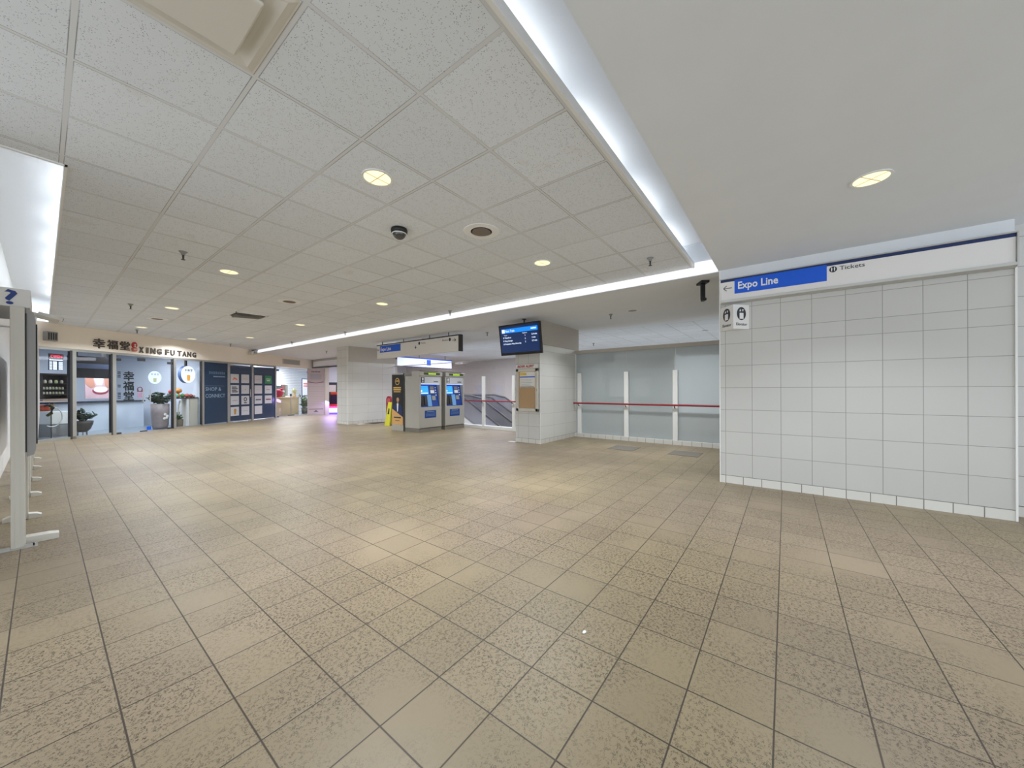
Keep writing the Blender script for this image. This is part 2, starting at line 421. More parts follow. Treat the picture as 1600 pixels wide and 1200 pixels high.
# plaster soffits
mb = MB(); mb.box(-3.5, 6.05, -6, 0.75, ZS, ZS + 0.55); struct(mb.build('ceiling', 'plaster'))
mb = MB(); mb.prism([(5.85, 0.75), (6.05, 0.75), (6.05, -1.85), (9.72, -1.85), (9.72, 21.8), (sp(10.6)[0], 21.8), (sp(10.6)[0], sp(10.6)[1]), (5.85, sp(6.87)[1])], ZS, ZS + 0.55, 'XY'); struct(mb.build('ceiling', 'plaster'))
mb = MB(); mb.box(9.72, 15.5, -3, 21.8, ZS, ZS + 0.2); struct(mb.build('ceiling', 'ctile2'))
# cavity above raft (cove roof)
mb = MB(); mb.box(-3.5, 5.85, 0.75, 1.9, 3.46, 3.50); mb.box(-3.5, 5.85, 1.9, 1.93, ZC + 0.03, 3.50)
mb.box(-0.40, 0.9, 4.3, 15.9, 3.64, 3.68); mb.box(0.9, 0.93, 4.3, 15.9, ZC + 0.03, 3.68); mb.box(-0.4, 0.9, 4.27, 4.3, ZC + 0.03, 3.68)
mb.box(5.0, 5.85, 1.9, 18.9, 3.44, 3.48)
struct(mb.build('ceiling', 'cove'))

# walls
mb = MB(); mb.box(-0.6, -0.38, 4.3, 15.1, 0, 3.68); struct(mb.build('wall_left', 'white'))
mb = MB(); mb.box(5.818, 6.05, -1.80, 0.735, 0.107, 2.60); struct(mb.build('wall_right', 'wtile_r'))
mb = MB(); mb.box(5.816, 6.05, -1.80, 0.735, 2.60, ZS); struct(mb.build('wall_right', 'plaster'))
mb = MB(); mb.box(5.812, 6.05, -1.80, 0.738, 0.0, 0.107); struct(mb.build('baseboard_right', 'base_y'))
mb = MB(); mb.box(6.05, 6.2, -6, -1.0, 0.107, ZS + 0.3); struct(mb.build('wall_right', 'wtile_y'))
mb = MB(); mb.box(6.04, 6.2, -6, -1.815, 0.0, 0.107); struct(mb.build('baseboard_right', 'base_y'))
mb = MB(); mb.box(5.802, 5.822, -1.812, -1.797, 0, 2.50); mb.box(5.808, 5.824, 0.730, 0.742, 0, ZS)
struct(mb.build('trim_2', 'trim'))
mb = MB(); mb.box(6.05, 9.3, -1.85, -1.80, 0, ZS); struct(mb.build('wall_back', 'wtile_x'))
mb = MB(); mb.box(15.4, 15.5, -3, 21.8, -3, ZS); struct(mb.build('wall_far', 'greywall'))
mb = MB(); mb.box(9.2, 15.5, -3.1, -3.0, -3, ZS); struct(mb.build('wall_back', 'greywall'))
# wall of the arcade entrance (faces -X, beyond the far pillar)
mb = MB(); mb.box(9.1, 9.3, 13.3, 18.0, 2.62, ZS); mb.box(9.1, 9.3, 19.35, 20.9, 0, ZS); mb.box(9.1, 9.3, 18.0, 19.35, 2.62, ZS); mb.box(9.12, 9.3, 13.3, 14.4, 0, ZS)
struct(mb.build('wall_far', 'greywall'))
mb = MB(); mb.box(9.05, 9.12, 13.5, 20.6, 2.60, 2.86); struct(mb.build('trim_3', 'signwhite'))
mb = MB(); mb.box(9.07, 9.2, 13.4, 20.8, 2.50, 2.56); struct(mb.build('trim_4', 'dark'))

# shop fascia
fz = mb = MB()
def slab(mbo, t0, t1, d0, d1, z0, z1):
    pts = [(sp(t0, d0)[0], sp(t0, d0)[1]), (sp(t1, d0)[0], sp(t1, d0)[1]), (sp(t1, d1)[0], sp(t1, d1)[1]), (sp(t0, d1)[0], sp(t0, d1)[1])]
    mbo.prism(pts, z0, z1, 'XY')
mb = MB(); slab(mb, -0.5, 6.86, 0.0, 0.25, 2.46, ZC + 0.02); slab(mb, 6.86, 10.62, 0.0, 0.25, 2.46, ZC + 0.02)
struct(mb.build('wall_front', 'cream'))
mb = MB(); slab(mb, -0.55, 4.4, 3.9, 4.0, 0, 3.0); slab(mb, -0.6, -0.5, 0.2, 4.0, 0, 3.0); slab(mb, 4.36, 4.42, 0.08, 4.0, 0, 3.0); slab(mb, 4.4, 14.6, 2.7, 2.8, 0, 3.0); slab(mb, 14.5, 14.6, 0.0, 2.8, 0, 3.0); slab(mb, 10.62, 14.6, 0.0, 0.1, 0, 3.0)
struct(mb.build('wall_front', 'palewall'))
mb = MB(); slab(mb, -0.6, 14.6, 0.26, 4.0, 2.72, 2.80); struct(mb.build('ceiling', 'plaster'))
# extra closing walls of arcade beyond
mb = MB(); mb.box(9.3, 15.4, 21.0, 21.1, 0, ZS); struct(mb.build('wall_far', 'palewall'))

# beam face beyond the tiled ceiling: added glowing strip imitates its cove light
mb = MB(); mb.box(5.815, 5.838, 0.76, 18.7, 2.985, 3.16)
tag(mb.build('beam_glow_strip', 'beam_glow'), 'long thin white beam face, made to glow, along the far edge of the tiled ceiling', 'beam face')

# ------------------------------------------------------------------ recessed ceiling things
def make_downlight(name, glow, loc, label, cross=True, r=0.108):
    t = thing(name, label, 'downlight', loc, group=None)
    mb = MB(); seg = 36
    ring = []
    for (rr, z) in ((r + 0.018, 0.0), (r + 0.018, -0.006), (r, -0.006), (r, 0.002)):
        ring.append([mb.bm.verts.new((rr * math.cos(2 * math.pi * k / seg), rr * math.sin(2 * math.pi * k / seg), z)) for k in range(seg)])
    for a, b in zip(ring[:-1], ring[1:]):
        for k in range(seg): mb.bm.faces.new((a[k], a[(k + 1) % seg], b[(k + 1) % seg], b[k]))
    mb.build('trim_ring', 'white', t)
    mb = MB(); mb.cyl((0, 0, -0.0035), r, 0.003, seg=36); mb.build('diffuser', glow, t)
    if cross:
        mb = MB(); mb.box(-r, r, -0.003, 0.003, -0.0065, -0.0045); mb.box(-0.003, 0.003, -r, r, -0.0065, -0.0045); mb.build('baffle', 'beige', t)
    return t
ordn = ['nearest', 'second', 'third', 'fourth', 'fifth']
dl = None; LIGHTS = []
for row, X in (('left', 1.715), ('right', 4.285)):
    for i, Y in enumerate((2.72, 6.64, 10.52, 14.40, 18.1)):
        if row == 'left' and i == 4: continue
        if row == 'right' and i == 4: continue
        lab = 'round yellowish recessed light in the tiled ceiling, %s along the %s-hand row' % (ordn[i], row)
        if dl is None: dl = make_downlight('downlight', 'downglow', (X, Y, ZC), lab); o = dl
        else: o = dup(dl, (X, Y, ZC), lab)
        o['group'] = 'round lights in the tiled ceiling'
        LIGHTS.append((X, Y, ZC))
dup(dl, (3.995, -0.545, ZS), 'round yellowish recessed light alone in the smooth ceiling above the long wall sign', rz=0.9)
LIGHTS.append((3.995, -0.545, ZS))
off = [(7.61, 2.58, 'small round dim recessed light in the plain ceiling right of the screen pillar'), (11.49, 1.82, 'small round dim light in the tiled ceiling beyond the frosted glass, near the white wall'),
       (7.6, 9.4, 'small round dim recessed light in the plain ceiling above the ticket machines')]
dup(dl, (3.16, 16.3, ZC), 'round yellowish recessed light close to the cream fascia, between the two rows')['group'] = 'round lights in the tiled ceiling'
LIGHTS.append((3.16, 16.3, ZC))
od = None
for X, Y, lab in off:
    if od is None: od = make_downlight('downlight', 'grey', (X, Y, ZS), lab, False, 0.09); o = od
    else: o = dup(od, (X, Y, ZS), lab)
    o['group'] = 'unlit round lights'
for X, Y, Z in LIGHTS + [(-1.0, -2.5, ZS), (1.5, -3.0, ZS), (4.0, -4.0, ZS)]:  # last three beams are added, unseen behind the camera, with no fixtures
    area_light('down_beam', (X, Y, Z - 0.02), 0.2, 0.2, (18 if Y > 16 else 40 if Y > 8 else 26) if Y > 0 else (15 if Y > -1 else 10), (0.90, 0.955, 1.0), (0, 0, -1), 150 if Y > 8 else 118, 'DISK')
for X, Y in ((7.7, 1.6), (7.6, 3.4), (7.9, 7.4), (7.6, 11.2), (7.8, 15.8), (8.0, 18.0)):  # beams under the plain ceiling, no fixture built at these spots
    area_light('down_beam', (X, Y, ZS - 0.02), 0.2, 0.2, (14 if Y < 5 else 17), (0.92, 0.97, 1.0), (0, 0, -1), 118, 'DISK')

def make_speaker(loc, lab):
    t = thing('ceiling_speaker', lab, 'speaker', loc)
    MB().lathe([(0.20, 0.0), (0.195, -0.006), (0.12, -0.008), (0.12, 0.0)], seg=36).build('ring', 'white', t)
    MB().cyl((0, 0, -0.0085), 0.105, 0.003, seg=36).build('grille', mat('speaker_grille', lin(128, 116, 106), 0.8), t)
    return t
s0 = make_speaker((3.01, 2.72, ZC), 'round ceiling speaker with brown grille near the black dome camera')
dup(s0, (3.03, 7.93, ZC), 'round ceiling speaker in the tiled ceiling, second away, in front of the dark air vent')
dup(s0, (1.75, 12.4, ZC), 'small far round ceiling speaker close to the shop fascia, the most distant one')

# dome camera
t = thing('dome_camera', 'black glossy dome security camera hanging from the tiled ceiling', 'camera', (2.41, 3.40, ZC))
MB().lathe([(0.085, 0), (0.09, -0.02), (0.085, -0.05), (0.07, -0.055)], seg=32).build('housing', 'black', t, True)
MB().sph((0, 0, -0.05), 0.07, (1, 1, 0.95), 24).build('dome', mat('smoked_dome', lin(70, 68, 66), 0.08, spec=0.8), t, True)
mb = MB()
for k in range(32):
    a, b = 2 * math.pi * k / 32, 2 * math.pi * (k + 1) / 32
    mb.tube([(0.077 * math.cos(a), 0.077 * math.sin(a), -0.058), (0.077 * math.cos(b), 0.077 * math.sin(b), -0.058)], 0.006, 6)
mb.build('rim', 'white', t)

# sprinklers
def make_sprinkler(loc, lab):
    t = thing('sprinkler', lab, 'sprinkler', loc, group='ceiling sprinklers')
    MB().lathe([(0.045, 0), (0.042, -0.008), (0.025, -0.022), (0.018, -0.045)], seg=20).build('escutcheon', 'grey', t, True)
    MB().lathe([(0.012, -0.04), (0.010, -0.085), (0.007, -0.10)], seg=14).build('stem', 'dark', t)
    MB().cyl((0, 0, -0.103), 0.022, 0.004, seg=16).build('deflector', 'dark', t)
    return t
spr = [(1.108, 6.14, ZC, 'sprinkler head in the tiled ceiling beside the left row of lights, the nearer one'),
       (1.118, 10.70, ZC, 'sprinkler head in the tiled ceiling left of the lights, nearer the shop letters'),
       (5.03, 1.46, ZC, 'sprinkler head near the corner of the tiled ceiling by the white light slot'),
       (5.61, 6.03, ZC, 'sprinkler head at the edge of the tiled ceiling left of the train screen'),
       (5.66, 10.75, ZC, 'sprinkler head at the ceiling edge above the tall grey pillar'),
       (5.62, 14.5, ZC, 'sprinkler head at the ceiling edge right of the white box above the blue shop panels'),
       (1.70, 15.05, ZC, 'sprinkler head just in front of the fascia above the shop characters'),
       (4.40, 16.9, ZC, 'sprinkler head close to the fascia above the blue shop panels'),
       (7.69, 3.09, ZS, 'sprinkler head in the plain ceiling right of the train screen pillar'),
       (12.14, 5.53, ZS, 'small sprinkler head in the tiled ceiling beyond the frosted glass'),
       (7.87, 6.9, ZS, 'sprinkler head in the plain ceiling left of the train screen'),
       (7.4, 15.6, ZS, 'sprinkler head in front of the wide shop entrance lintel')]
s0 = make_sprinkler(spr[0][:3], spr[0][3])
for q in spr[1:]: dup(s0, q[:3], q[3])

# open air vent with bent louvres, and the square diffuser
t = thing('air_vent', 'dark rectangular air vent with crooked white louvres in the tiled ceiling', 'air vent', (2.98, 10.15, ZC))
MB().box(-0.30, 0.30, -0.28, 0.28, -0.004, 0.0).build('backing', 'black', t)
mb = MB(); mb.box(-0.32, -0.30, -0.30, 0.30, -0.02, 0); mb.box(0.30, 0.32, -0.30, 0.30, -0.02, 0); mb.box(-0.32, 0.32, -0.30, -0.28, -0.02, 0); mb.box(-0.32, 0.32, 0.28, 0.30, -0.02, 0)
mb.build('frame', 'white', t)
for i in range(4):
    MB().box(-0.28, 0.28, -0.05, 0.05, -0.002, 0.0, mtx=Matrix.Translation((0, -0.21 + i * 0.13, -0.018)) @ Matrix.Rotation(0.5 + 0.12 * i, 4, 'X') @ Matrix.Rotation(0.05 * (i - 1), 4, 'Z')).build('louvre', 'offwhite', t)
t = thing('ceiling_diffuser', 'square white air diffuser with raised centre plate at the top edge of the picture', 'air vent', (0.418, 2.07, ZC))
mb = MB(); prof = [(0.30, -0.004), (0.27, -0.012), (0.22, 0.0)]
for (r0, z0), (r1, z1) in zip(prof[:-1], prof[1:]):
    for (sx, sy, ex, ey) in ((-1, -1, 1, -1), (1, -1, 1, 1), (1, 1, -1, 1), (-1, 1, -1, -1)):
        v = [mb.bm.verts.new((sx * r0, sy * r0, z0)), mb.bm.verts.new((ex * r0, ey * r0, z0)), mb.bm.verts.new((ex * r1, ey * r1, z1)), mb.bm.verts.new((sx * r1, sy * r1, z1))]
        mb.bm.faces.new(v)
mb.build('frame', 'offwhite', t)
MB().box(-0.31, 0.31, -0.31, 0.31, -0.003, 0.0).build('backing', 'offwhite', t)
MB().box(-0.20, 0.20, -0.20, 0.20, -0.045, -0.025, 0.01).build('centre_plate', 'offwhite', t)

# black T-shaped bracket
t = thing('ceiling_bracket', 'black T-shaped steel bracket hanging from the ceiling left of the wall sign', 'bracket', (6.25, 1.02, ZS), 0.55)
MB().box(-0.10, 0.10, -0.06, 0.06, -0.035, 0, 0.006).build('mounting_plate', 'black', t)
MB().box(-0.022, 0.022, -0.03, 0.03, -0.28, -0.035, 0.004).build('stem', 'black', t)
MB().box(-0.075, 0.022, -0.025, 0.025, -0.305, -0.265, 0.004).build('foot_plate', 'black', t)

# ------------------------------------------------------------------ pillars
def pillar(x0, x1, y0, y1, head, label, hz):
    t = thing('tiled_pillar', label, 'pillar', (0, 0, 0))
    mb = MB(); mb.box(x0, x1, y0, y1, 0.107, ZS)
    # faces toward -Y need x-based grid, faces toward -X need y-based grid
    me_o = mb.build('shaft', 'wtile_y', t)
    me_o.data.materials.append(M['wtile_x'])
    for p in me_o.data.polygons:
        if abs(p.normal.y) > 0.5: p.material_index = 1
    b = MB().box(x0 - 0.004, x1, y0 - 0.004, y1, 0, 0.107).build('base_tiles', 'base_y', t)
    b.data.materials.append(M['base_x'])
    for p in b.data.polygons:
        if abs(p.normal.y) > 0.5: p.material_index = 1
    MB().box(x0 + 0.04, x1 + 0.001, y0 - 0.02, y0, hz, ZS).build('header_panel', 'greywall', t)
    MB().box(x0 - 0.006, x0 + 0.008, y0 - 0.006, y0 + 0.008, 0, ZS).build('corner_trim', 'trim', t)
    return t
pillar(7.24, 9.22, 4.67, 5.40, True, 'white tiled pillar behind the train screen with a notice case on it', 2.40)
pillar(7.05, 9.12, 13.2, 14.02, True, 'wide grey tiled pillar behind the hanging sign, left of the ticket machines', 2.40)

# ------------------------------------------------------------------ glass screens, posts, rail
def hall_screen(y0, y1, posts, joints, glass, lab, rlab, curb_mat='base_y', rail=(None, None)):
    t = thing('glass_screen', lab, 'glass screen', (9.05, 0, 0))
    MB().box(-0.06, 0.12, y0, y1, 0, 0.10).build('curb', curb_mat, t)
    ys = sorted([y0] + joints + [y1])
    for a, b in zip(ys[:-1], ys[1:]):
        MB().box(0.02, 0.032, a + 0.006, b - 0.006, 0.10, 2.29).build('glass_panel', glass, t)
    MB().box(-0.01, 0.06, y0, y1, 2.29, 2.31 if glass == 'glass_hall' else 2.38).build('top_rail', 'alu' if glass == 'glass_hall' else 'greywall', t)
    for p in posts:
        MB().box(-0.05, 0.015, p - 0.055, p + 0.055, 0.09, 1.755, 0.004).build('post', 'white', t)
    r = thing('handrail', rlab, 'handrail', (8.93, 0, 0))
    MB().tube([(0, rail[0], 0.93), (0, rail[1], 0.93)], 0.021, 14).build('bar', 'red', r)
    for p in posts:
        MB().tube([(0, p, 0.91), (0.0, p, 0.885), (0.03, p, 0.865), (0.07, p, 0.862)], 0.011, 8).build('bracket', 'dark', r)
    return t
hall_screen(-1.79, 4.66, [4.53, 3.22, 2.06], [3.22, 2.06, 0.75, -0.5], 'glass_frost', 'frosted glass screen between the screen pillar and the white tiled wall', 'dark red handrail in front of the frosted glass', rail=(-1.7, 4.66))
hall_screen(5.41, 13.18, [6.81, 8.09, 9.4, 10.7, 12.0], [6.81, 8.09, 9.4, 10.7, 12.0], 'glass_hall', 'clear glass screen in front of the escalators beside the ticket machines', 'dark red handrail in front of the escalator glass', 'white', (5.5, 13.1))

# escalators beyond the screen
def escalator(x, lab):
    t = thing('escalator', lab, 'escalator', (x, 0, 0))
    # balustrade: level top run to y=ys, then down towards smaller y
    for dx in (0.0, 0.9):
        yt, sl = 10.6, 0.56
        prof = [(13.0, -0.05), (13.0, 1.02), (yt, 1.02), (yt - 0.6, 0.90), (yt - 6.0, 0.90 - 5.4 * sl), (yt - 6.0, -0.05 - 5.4 * sl - 0.1), (yt - 0.4, -0.15)]
        MB().prism(prof, dx - 0.03, dx + 0.03, 'YZ').build('balustrade', M['esc_glass'], t)
        MB().tube([(dx, 13.0, 1.05), (dx, yt, 1.05), (dx, yt - 0.6, 0.95), (dx, yt - 6.0, 0.95 - 5.4 * sl)], 0.04, 8).build('handrail', 'black', t)
        MB().prism([(13.0, 0.10), (13.0, 0.36), (yt, 0.36), (yt - 0.6, 0.24), (yt - 6.0, 0.24 - 5.4 * sl), (yt - 6.0, -0.1 - 5.4 * sl), (yt - 0.6, -0.1), (yt, 0.10)], dx - 0.08, dx + 0.08, 'YZ').build('skirt', 'offwhite', t)
    mb = MB()
    for i in range(14):
        y1 = 10.2 - i * 0.38; z = -0.02 - i * 0.38 * 0.56
        mb.box(0.08, 0.82, y1 - 0.38, y1, z - 0.3, z)
    mb.build('steps', 'dark', t)
escalator(10.1, 'stainless escalator going down behind the clear glass, the nearer one')
escalator(11.7, 'stainless escalator going down behind the clear glass, the farther one')

# ------------------------------------------------------------------ wall sign, elevator sign
def person_icon(mb, x, z, s, y0, y1):
    mb.disc(x, z + 0.33 * s, 0.09 * s, 0.09 * s, y0, y1, 12); mb.box(x - 0.10 * s, x + 0.10 * s, y0, y1, z - 0.05 * s, z + 0.22 * s); mb.box(x - 0.07 * s, x + 0.07 * s, y0, y1, z - 0.35 * s, z - 0.05 * s)
t = thing('wall_sign', 'long white station sign reading Expo Line and Tickets, fixed on the white tiled wall', 'sign', (5.818, 0.717, 2.49), R90)
W = 2.51
MB().box(0, W, -0.055, 0, 0.05, 0.335, 0.006).build('face', 'signwhite', t)
mb = MB(); mb.prism([(-0.004, 0.0), (-0.05, 0.0), (-0.072, 0.02), (-0.072, 0.05), (-0.004, 0.05)], 0, W, 'YZ'); mb.build('bottom_rail', 'alu', t)
MB().box(-0.008, W + 0.012, -0.075, 0, 0.335, 0.35, 0.004).build('top_rail', 'alu', t)
MB().box(W, W + 0.012, -0.075, 0, 0.01, 0.335).build('end_cap', 'alu', t)
MB().box(-0.008, 0.0, -0.065, 0, 0.01, 0.335).build('end_cap', 'trim', t)
MB().box(0.0, W, -0.0565, -0.055, 0.300, 0.335).build('top_band', 'navy', t)
f = MB().box(0.165, 1.118, -0.0575, -0.055, 0.125, 0.318).build('blue_panel', 'blue', t)
MB().text('Expo Line', 0.20, -0.0585, 0.185, 0.135, 0.001, bold=0.003, fit=0.44).build('lettering', 'white', f)
MB().text('Tickets', 1.232, -0.0575, 0.232, 0.068, 0.001, fit=0.215).build('lettering', 'ink', t)
ic = MB().disc(1.175, 0.252, 0.035, 0.035, -0.0575, -0.055).build('ticket_symbol', 'ink', t)
mb = MB(); person_icon(mb, 1.162, 0.252, 0.06, -0.059, -0.0575); person_icon(mb, 1.188, 0.252, 0.06, -0.059, -0.0575); mb.build('figures', 'white', ic)
mb = MB()
def stroke(mb, x0, z0, x1, z1, w, y0, y1):
    d = Vector((x1 - x0, z1 - z0)).normalized(); n = Vector((-d.y, d.x)) * w / 2
    mb.prism([(x0 + n.x, z0 + n.y), (x1 + n.x, z1 + n.y), (x1 - n.x, z1 - n.y), (x0 - n.x, z0 - n.y)], y0, y1)
def arrow(mb, x, z, s, y0, y1, w, left=True):
    k = -1 if left else 1
    stroke(mb, x - k * s / 2, z, x + k * s / 2, z, w, y0, y1)
    stroke(mb, x + k * s / 2, z, x + k * s * 0.12, z + s * 0.36, w, y0, y1); stroke(mb, x + k * s / 2, z, x + k * s * 0.12, z - s * 0.36, w, y0, y1)
arrow(mb, 0.085, 0.213, 0.10, -0.0575, -0.055, 0.011)
mb.build('arrow', 'greyink', t)

t = thing('elevator_sign', 'white wedge-shaped Elevator sign with two dark oval symbols under the Expo Line sign', 'sign', (5.818, 0.555, 2.122), R90)
apx = -0.185
MB().prism([(-0.172, 0), (0, apx), (0.165, 0)], 0, 0.325, 'XY').build('body', 'signwhite', t)
def wedge_mark(sign):
    # local frame on each slanted face
    L = math.hypot(0.17, 0.185)
    ang = math.atan2(-apx, 0.165) if sign > 0 else -math.atan2(-apx, 0.172)
    org = Vector((0, apx, 0)) if sign > 0 else Vector((-0.172, 0, 0))
    T = Matrix.Translation(org) @ Matrix.Rotation(ang, 4, 'Z')
    for kind in ('oval', 'cabin', 'word'):
        mb = MB()
        if kind == 'oval': mb.disc(L / 2, 0.205, 0.07, 0.088, -0.003, -0.0005)
        elif kind == 'cabin':
            mb.box(L / 2 - 0.03, L / 2 + 0.03, -0.005, -0.003, 0.135, 0.215)
            mb.prism([(L / 2 - 0.034, 0.235), (L / 2 - 0.006, 0.235), (L / 2 - 0.02, 0.268)], -0.005, -0.003)
            mb.prism([(L / 2 + 0.034, 0.262), (L / 2 + 0.006, 0.262), (L / 2 + 0.02, 0.230)], -0.005, -0.003)
        else: mb.text('Elevator', L / 2 - 0.085, -0.002, 0.045, 0.055, 0.001, fit=0.17)
        bmesh.ops.transform(mb.bm, matrix=T, verts=mb.bm.verts)
        mb.build({'oval': 'symbol', 'cabin': 'symbol_figure', 'word': 'lettering'}[kind], 'white' if kind == 'cabin' else 'ink', t)
wedge_mark(1); wedge_mark(-1)

# ------------------------------------------------------------------ hanging sign
t = thing('hanging_sign', 'long white Expo Line sign hanging from the ceiling above the ticket machines', 'sign', (7.2, 11.40, 2.40), R90)
W = 4.06
MB().box(0, W, -0.05, 0.05, 0.03, 0.455, 0.01).build('body', 'signwhite', t)
MB().box(-0.005, W + 0.005, -0.06, 0.06, 0.445, 0.475).build('top_rail', 'dark', t)
MB().box(W, W + 0.06, -0.06, 0.06, 0.0, 0.475).build('end_cap', 'dark', t)
MB().box(-0.005, W + 0.005, -0.055, 0.055, 0.0, 0.035, 0.01).build('bottom_rail', 'signwhite', t)
f = MB().box(0.18, 1.36, -0.052, -0.05, 0.20, 0.43).build('blue_panel', 'blue', t)
MB().text('Expo Line', 0.22, -0.054, 0.255, 0.17, 0.001, bold=0.003, fit=0.60).build('lettering', 'white', f)
mb = MB(); arrow(mb, 0.09, 0.30, 0.11, -0.053, -0.05, 0.014); mb.build('arrow', 'ink', t)
mb = MB(); arrow(mb, 3.88, 0.33, 0.13, -0.053, -0.05, 0.016, False); mb.build('arrow', 'ink', t)
mb = MB(); stroke(mb, 2.14, 0.30, 2.14, 0.22, 0.02, -0.053, -0.05); stroke(mb, 2.10, 0.26, 2.14, 0.21, 0.02, -0.053, -0.05); stroke(mb, 2.18, 0.26, 2.14, 0.21, 0.02, -0.053, -0.05)
mb.build('arrow', 'ink', t)
MB().disc(2.32, 0.36, 0.04, 0.05, -0.053, -0.05).build('symbol', 'ink', t); MB().disc(3.70, 0.36, 0.04, 0.05, -0.053, -0.05).build('symbol', 'ink', t)
mb = MB(); mb.text('Tickets', 2.40, -0.053, 0.335, 0.07, 0.001, fit=0.22); mb.text('Elevator', 3.38, -0.053, 0.335, 0.07, 0.001, fit=0.26); mb.build('lettering', 'greyink', t)
for xx in (0.25, 1.45, 2.75, 3.6):
    MB().tube([(xx, 0, 0.475), (xx, 0, 0.58)], 0.012, 8).build('hanger_rod', 'dark', t)

# second hanging sign, beyond the glass, lit
t = thing('hanging_sign', 'bright bluish white sign with a small blue square hanging beyond the glass screen', 'sign', (9.42, 13.62, 2.37))
lit = mat('lit_sign_face', lin(226, 232, 250), 0.4, emit=lin(206, 218, 255), es=0.7)
MB().box(0, 3.3, -0.05, 0.05, 0, 0.38, 0.01).build('body', lit, t)
MB().box(-0.005, 3.305, -0.06, 0.06, 0.38, 0.43).build('top_rail', 'blue', t)
MB().box(-0.005, 3.305, -0.06, 0.06, -0.02, 0.01).build('bottom_rail', 'navy', t)
MB().box(1.7, 1.95, -0.054, -0.05, 0.10, 0.36).build('blue_panel', 'blue', t)
mb = MB(); arrow(mb, 1.6, 0.22, 0.10, -0.054, -0.05, 0.014); mb.build('arrow', 'ink', t)
for xx in (1.3, 2.9): MB().tube([(xx, 0, 0.43), (xx, 0, 0.70)], 0.012, 8).build('hanger_rod', 'dark', t)

# ------------------------------------------------------------------ train screen
t = thing('departure_screen', 'flat black train departure screen with blue display hanging in front of the pillar', 'screen', (6.91, 5.60, 2.14), R90)
TT = Matrix.Rotation(math.radians(8.5), 4, 'X')
def tv(mb, name, m, parent, **k):
    bmesh.ops.transform(mb.bm, matrix=TT, verts=mb.bm.verts); return mb.build(name, m, parent, **k)
W, HH = 1.20, 0.735
scr = mat('screen_display', lin(10, 40, 84), 0.25, emit=lin(6, 40, 92), es=0.6)
scrh = mat('screen_header', lin(0, 120, 220), 0.25, emit=lin(10, 128, 232), es=0.95)
scrt = mat('screen_text', lin(220, 235, 255), 0.4, emit=lin(222, 236, 255), es=0.95)
body = tv(MB().box(0, W, 0.0, 0.06, 0, HH, 0.01), 'housing', 'black', t)
d = tv(MB().box(0.045, W - 0.045, -0.002, 0.0, 0.06, HH - 0.045), 'display', scr, t)
tv(MB().box(0.09, W - 0.07, -0.004, -0.002, HH - 0.20, HH - 0.10), 'header_bar', scrh, d)
mb = MB(); mb.text('Next Train', 0.20, -0.005, HH - 0.178, 0.078, 0.0005, fit=0.27); mb.blocks(0.95, HH - 0.165, 0.15, 0.035, 6, -0.006, -0.004)
mb.text('Platform', 0.70, -0.004, HH - 0.245, 0.034, 0.0005, fit=0.13); mb.text('Train', 0.15, -0.004, HH - 0.262, 0.038, 0.0005, fit=0.09)
for i, (n, p, m_) in enumerate((('Waterfront', '1', '2,4 min'), ('King George', '2', '3 min'), ('Production Way-University', '2', '5,7 min'))):
    z = HH - 0.325 - i * 0.075
    mb.text(n, 0.165, -0.004, z, 0.048, 0.0005, bold=0.0006, fit=(0.20, 0.23, 0.48)[i]); mb.text(p, 0.76, -0.004, z + 0.02, 0.048, 0.0005, bold=0.0006); mb.text(m_, 0.955, -0.004, z + 0.03, 0.05, 0.0005, bold=0.0006, fit=(0.15, 0.10, 0.14)[i])
    mb.box(0.125, 0.14, -0.004, -0.0035, z, z + 0.035)
tv(mb, 'lettering', scrt, d)
mb = MB(); mb.box(0.10, 0.185, -0.0045, -0.004, HH - 0.192, HH - 0.108); tv(mb, 'header_symbol', scrt, d)
MB().box(0.62, 0.74, -0.01, 0.06, 0.50, 0.70).build('mount_arm', 'dark', t)
MB().tube([(0.68, 0.03, 0.66), (0.68, 0.03, 0.835)], 0.018, 10).build('ceiling_pole', 'dark', t)
MB().cyl((0.68, 0.03, 0.832), 0.05, 0.015).build('ceiling_plate', 'dark', t)

# ------------------------------------------------------------------ notice case
t = thing('notice_case', 'framed cork notice case with a white paper, headed RIDER ALERT, on the pillar', 'notice board', (7.24, 5.36, 0.78), R90)
W, HH = 0.65, 1.04
mb = MB(); mb.box(0, W, -0.045, 0, 0, 0.07, 0.006); mb.box(0, W, -0.045, 0, HH - 0.07, HH, 0.006); mb.box(0, 0.075, -0.045, 0, 0, HH, 0.006); mb.box(W - 0.075, W, -0.045, 0, 0, HH, 0.006)
mb.build('frame', 'offwhite', t)
MB().box(0.07, W - 0.07, -0.012, 0, 0.065, HH - 0.065).build('cork_panel', 'cork', t)
n = MB().box(0.10, W - 0.10, -0.016, -0.012, 0.58, HH - 0.08).build('notice_paper', 'white', t)
MB().box(0.105, 0.30, -0.018, -0.016, HH - 0.16, HH - 0.10).build('yellow_patch', mat('notice_yellow', lin(236, 200, 70), 0.6), n)
mb = MB(); mb.box(0.10, W - 0.10, -0.018, -0.016, HH - 0.215, HH - 0.19)
mb.build('blue_band', 'blue', n)
mb = MB()
for k in range(5): mb.box(0.14, 0.14 + (0.33, 0.30, 0.33, 0.28, 0.31)[k], -0.018, -0.016, 0.78 - 0.04 * k, 0.784 - 0.04 * k)
mb.build('text_lines', 'greyink', n)
MB().box(0.12, W - 0.13, -0.018, -0.016, 0.585, 0.600).build('dark_band', 'ink', n)
hd = MB().box(-0.01, W - 0.02, -0.03, 0, HH + 0.01, HH + 0.105, 0.003).build('header_plate', 'white', t)
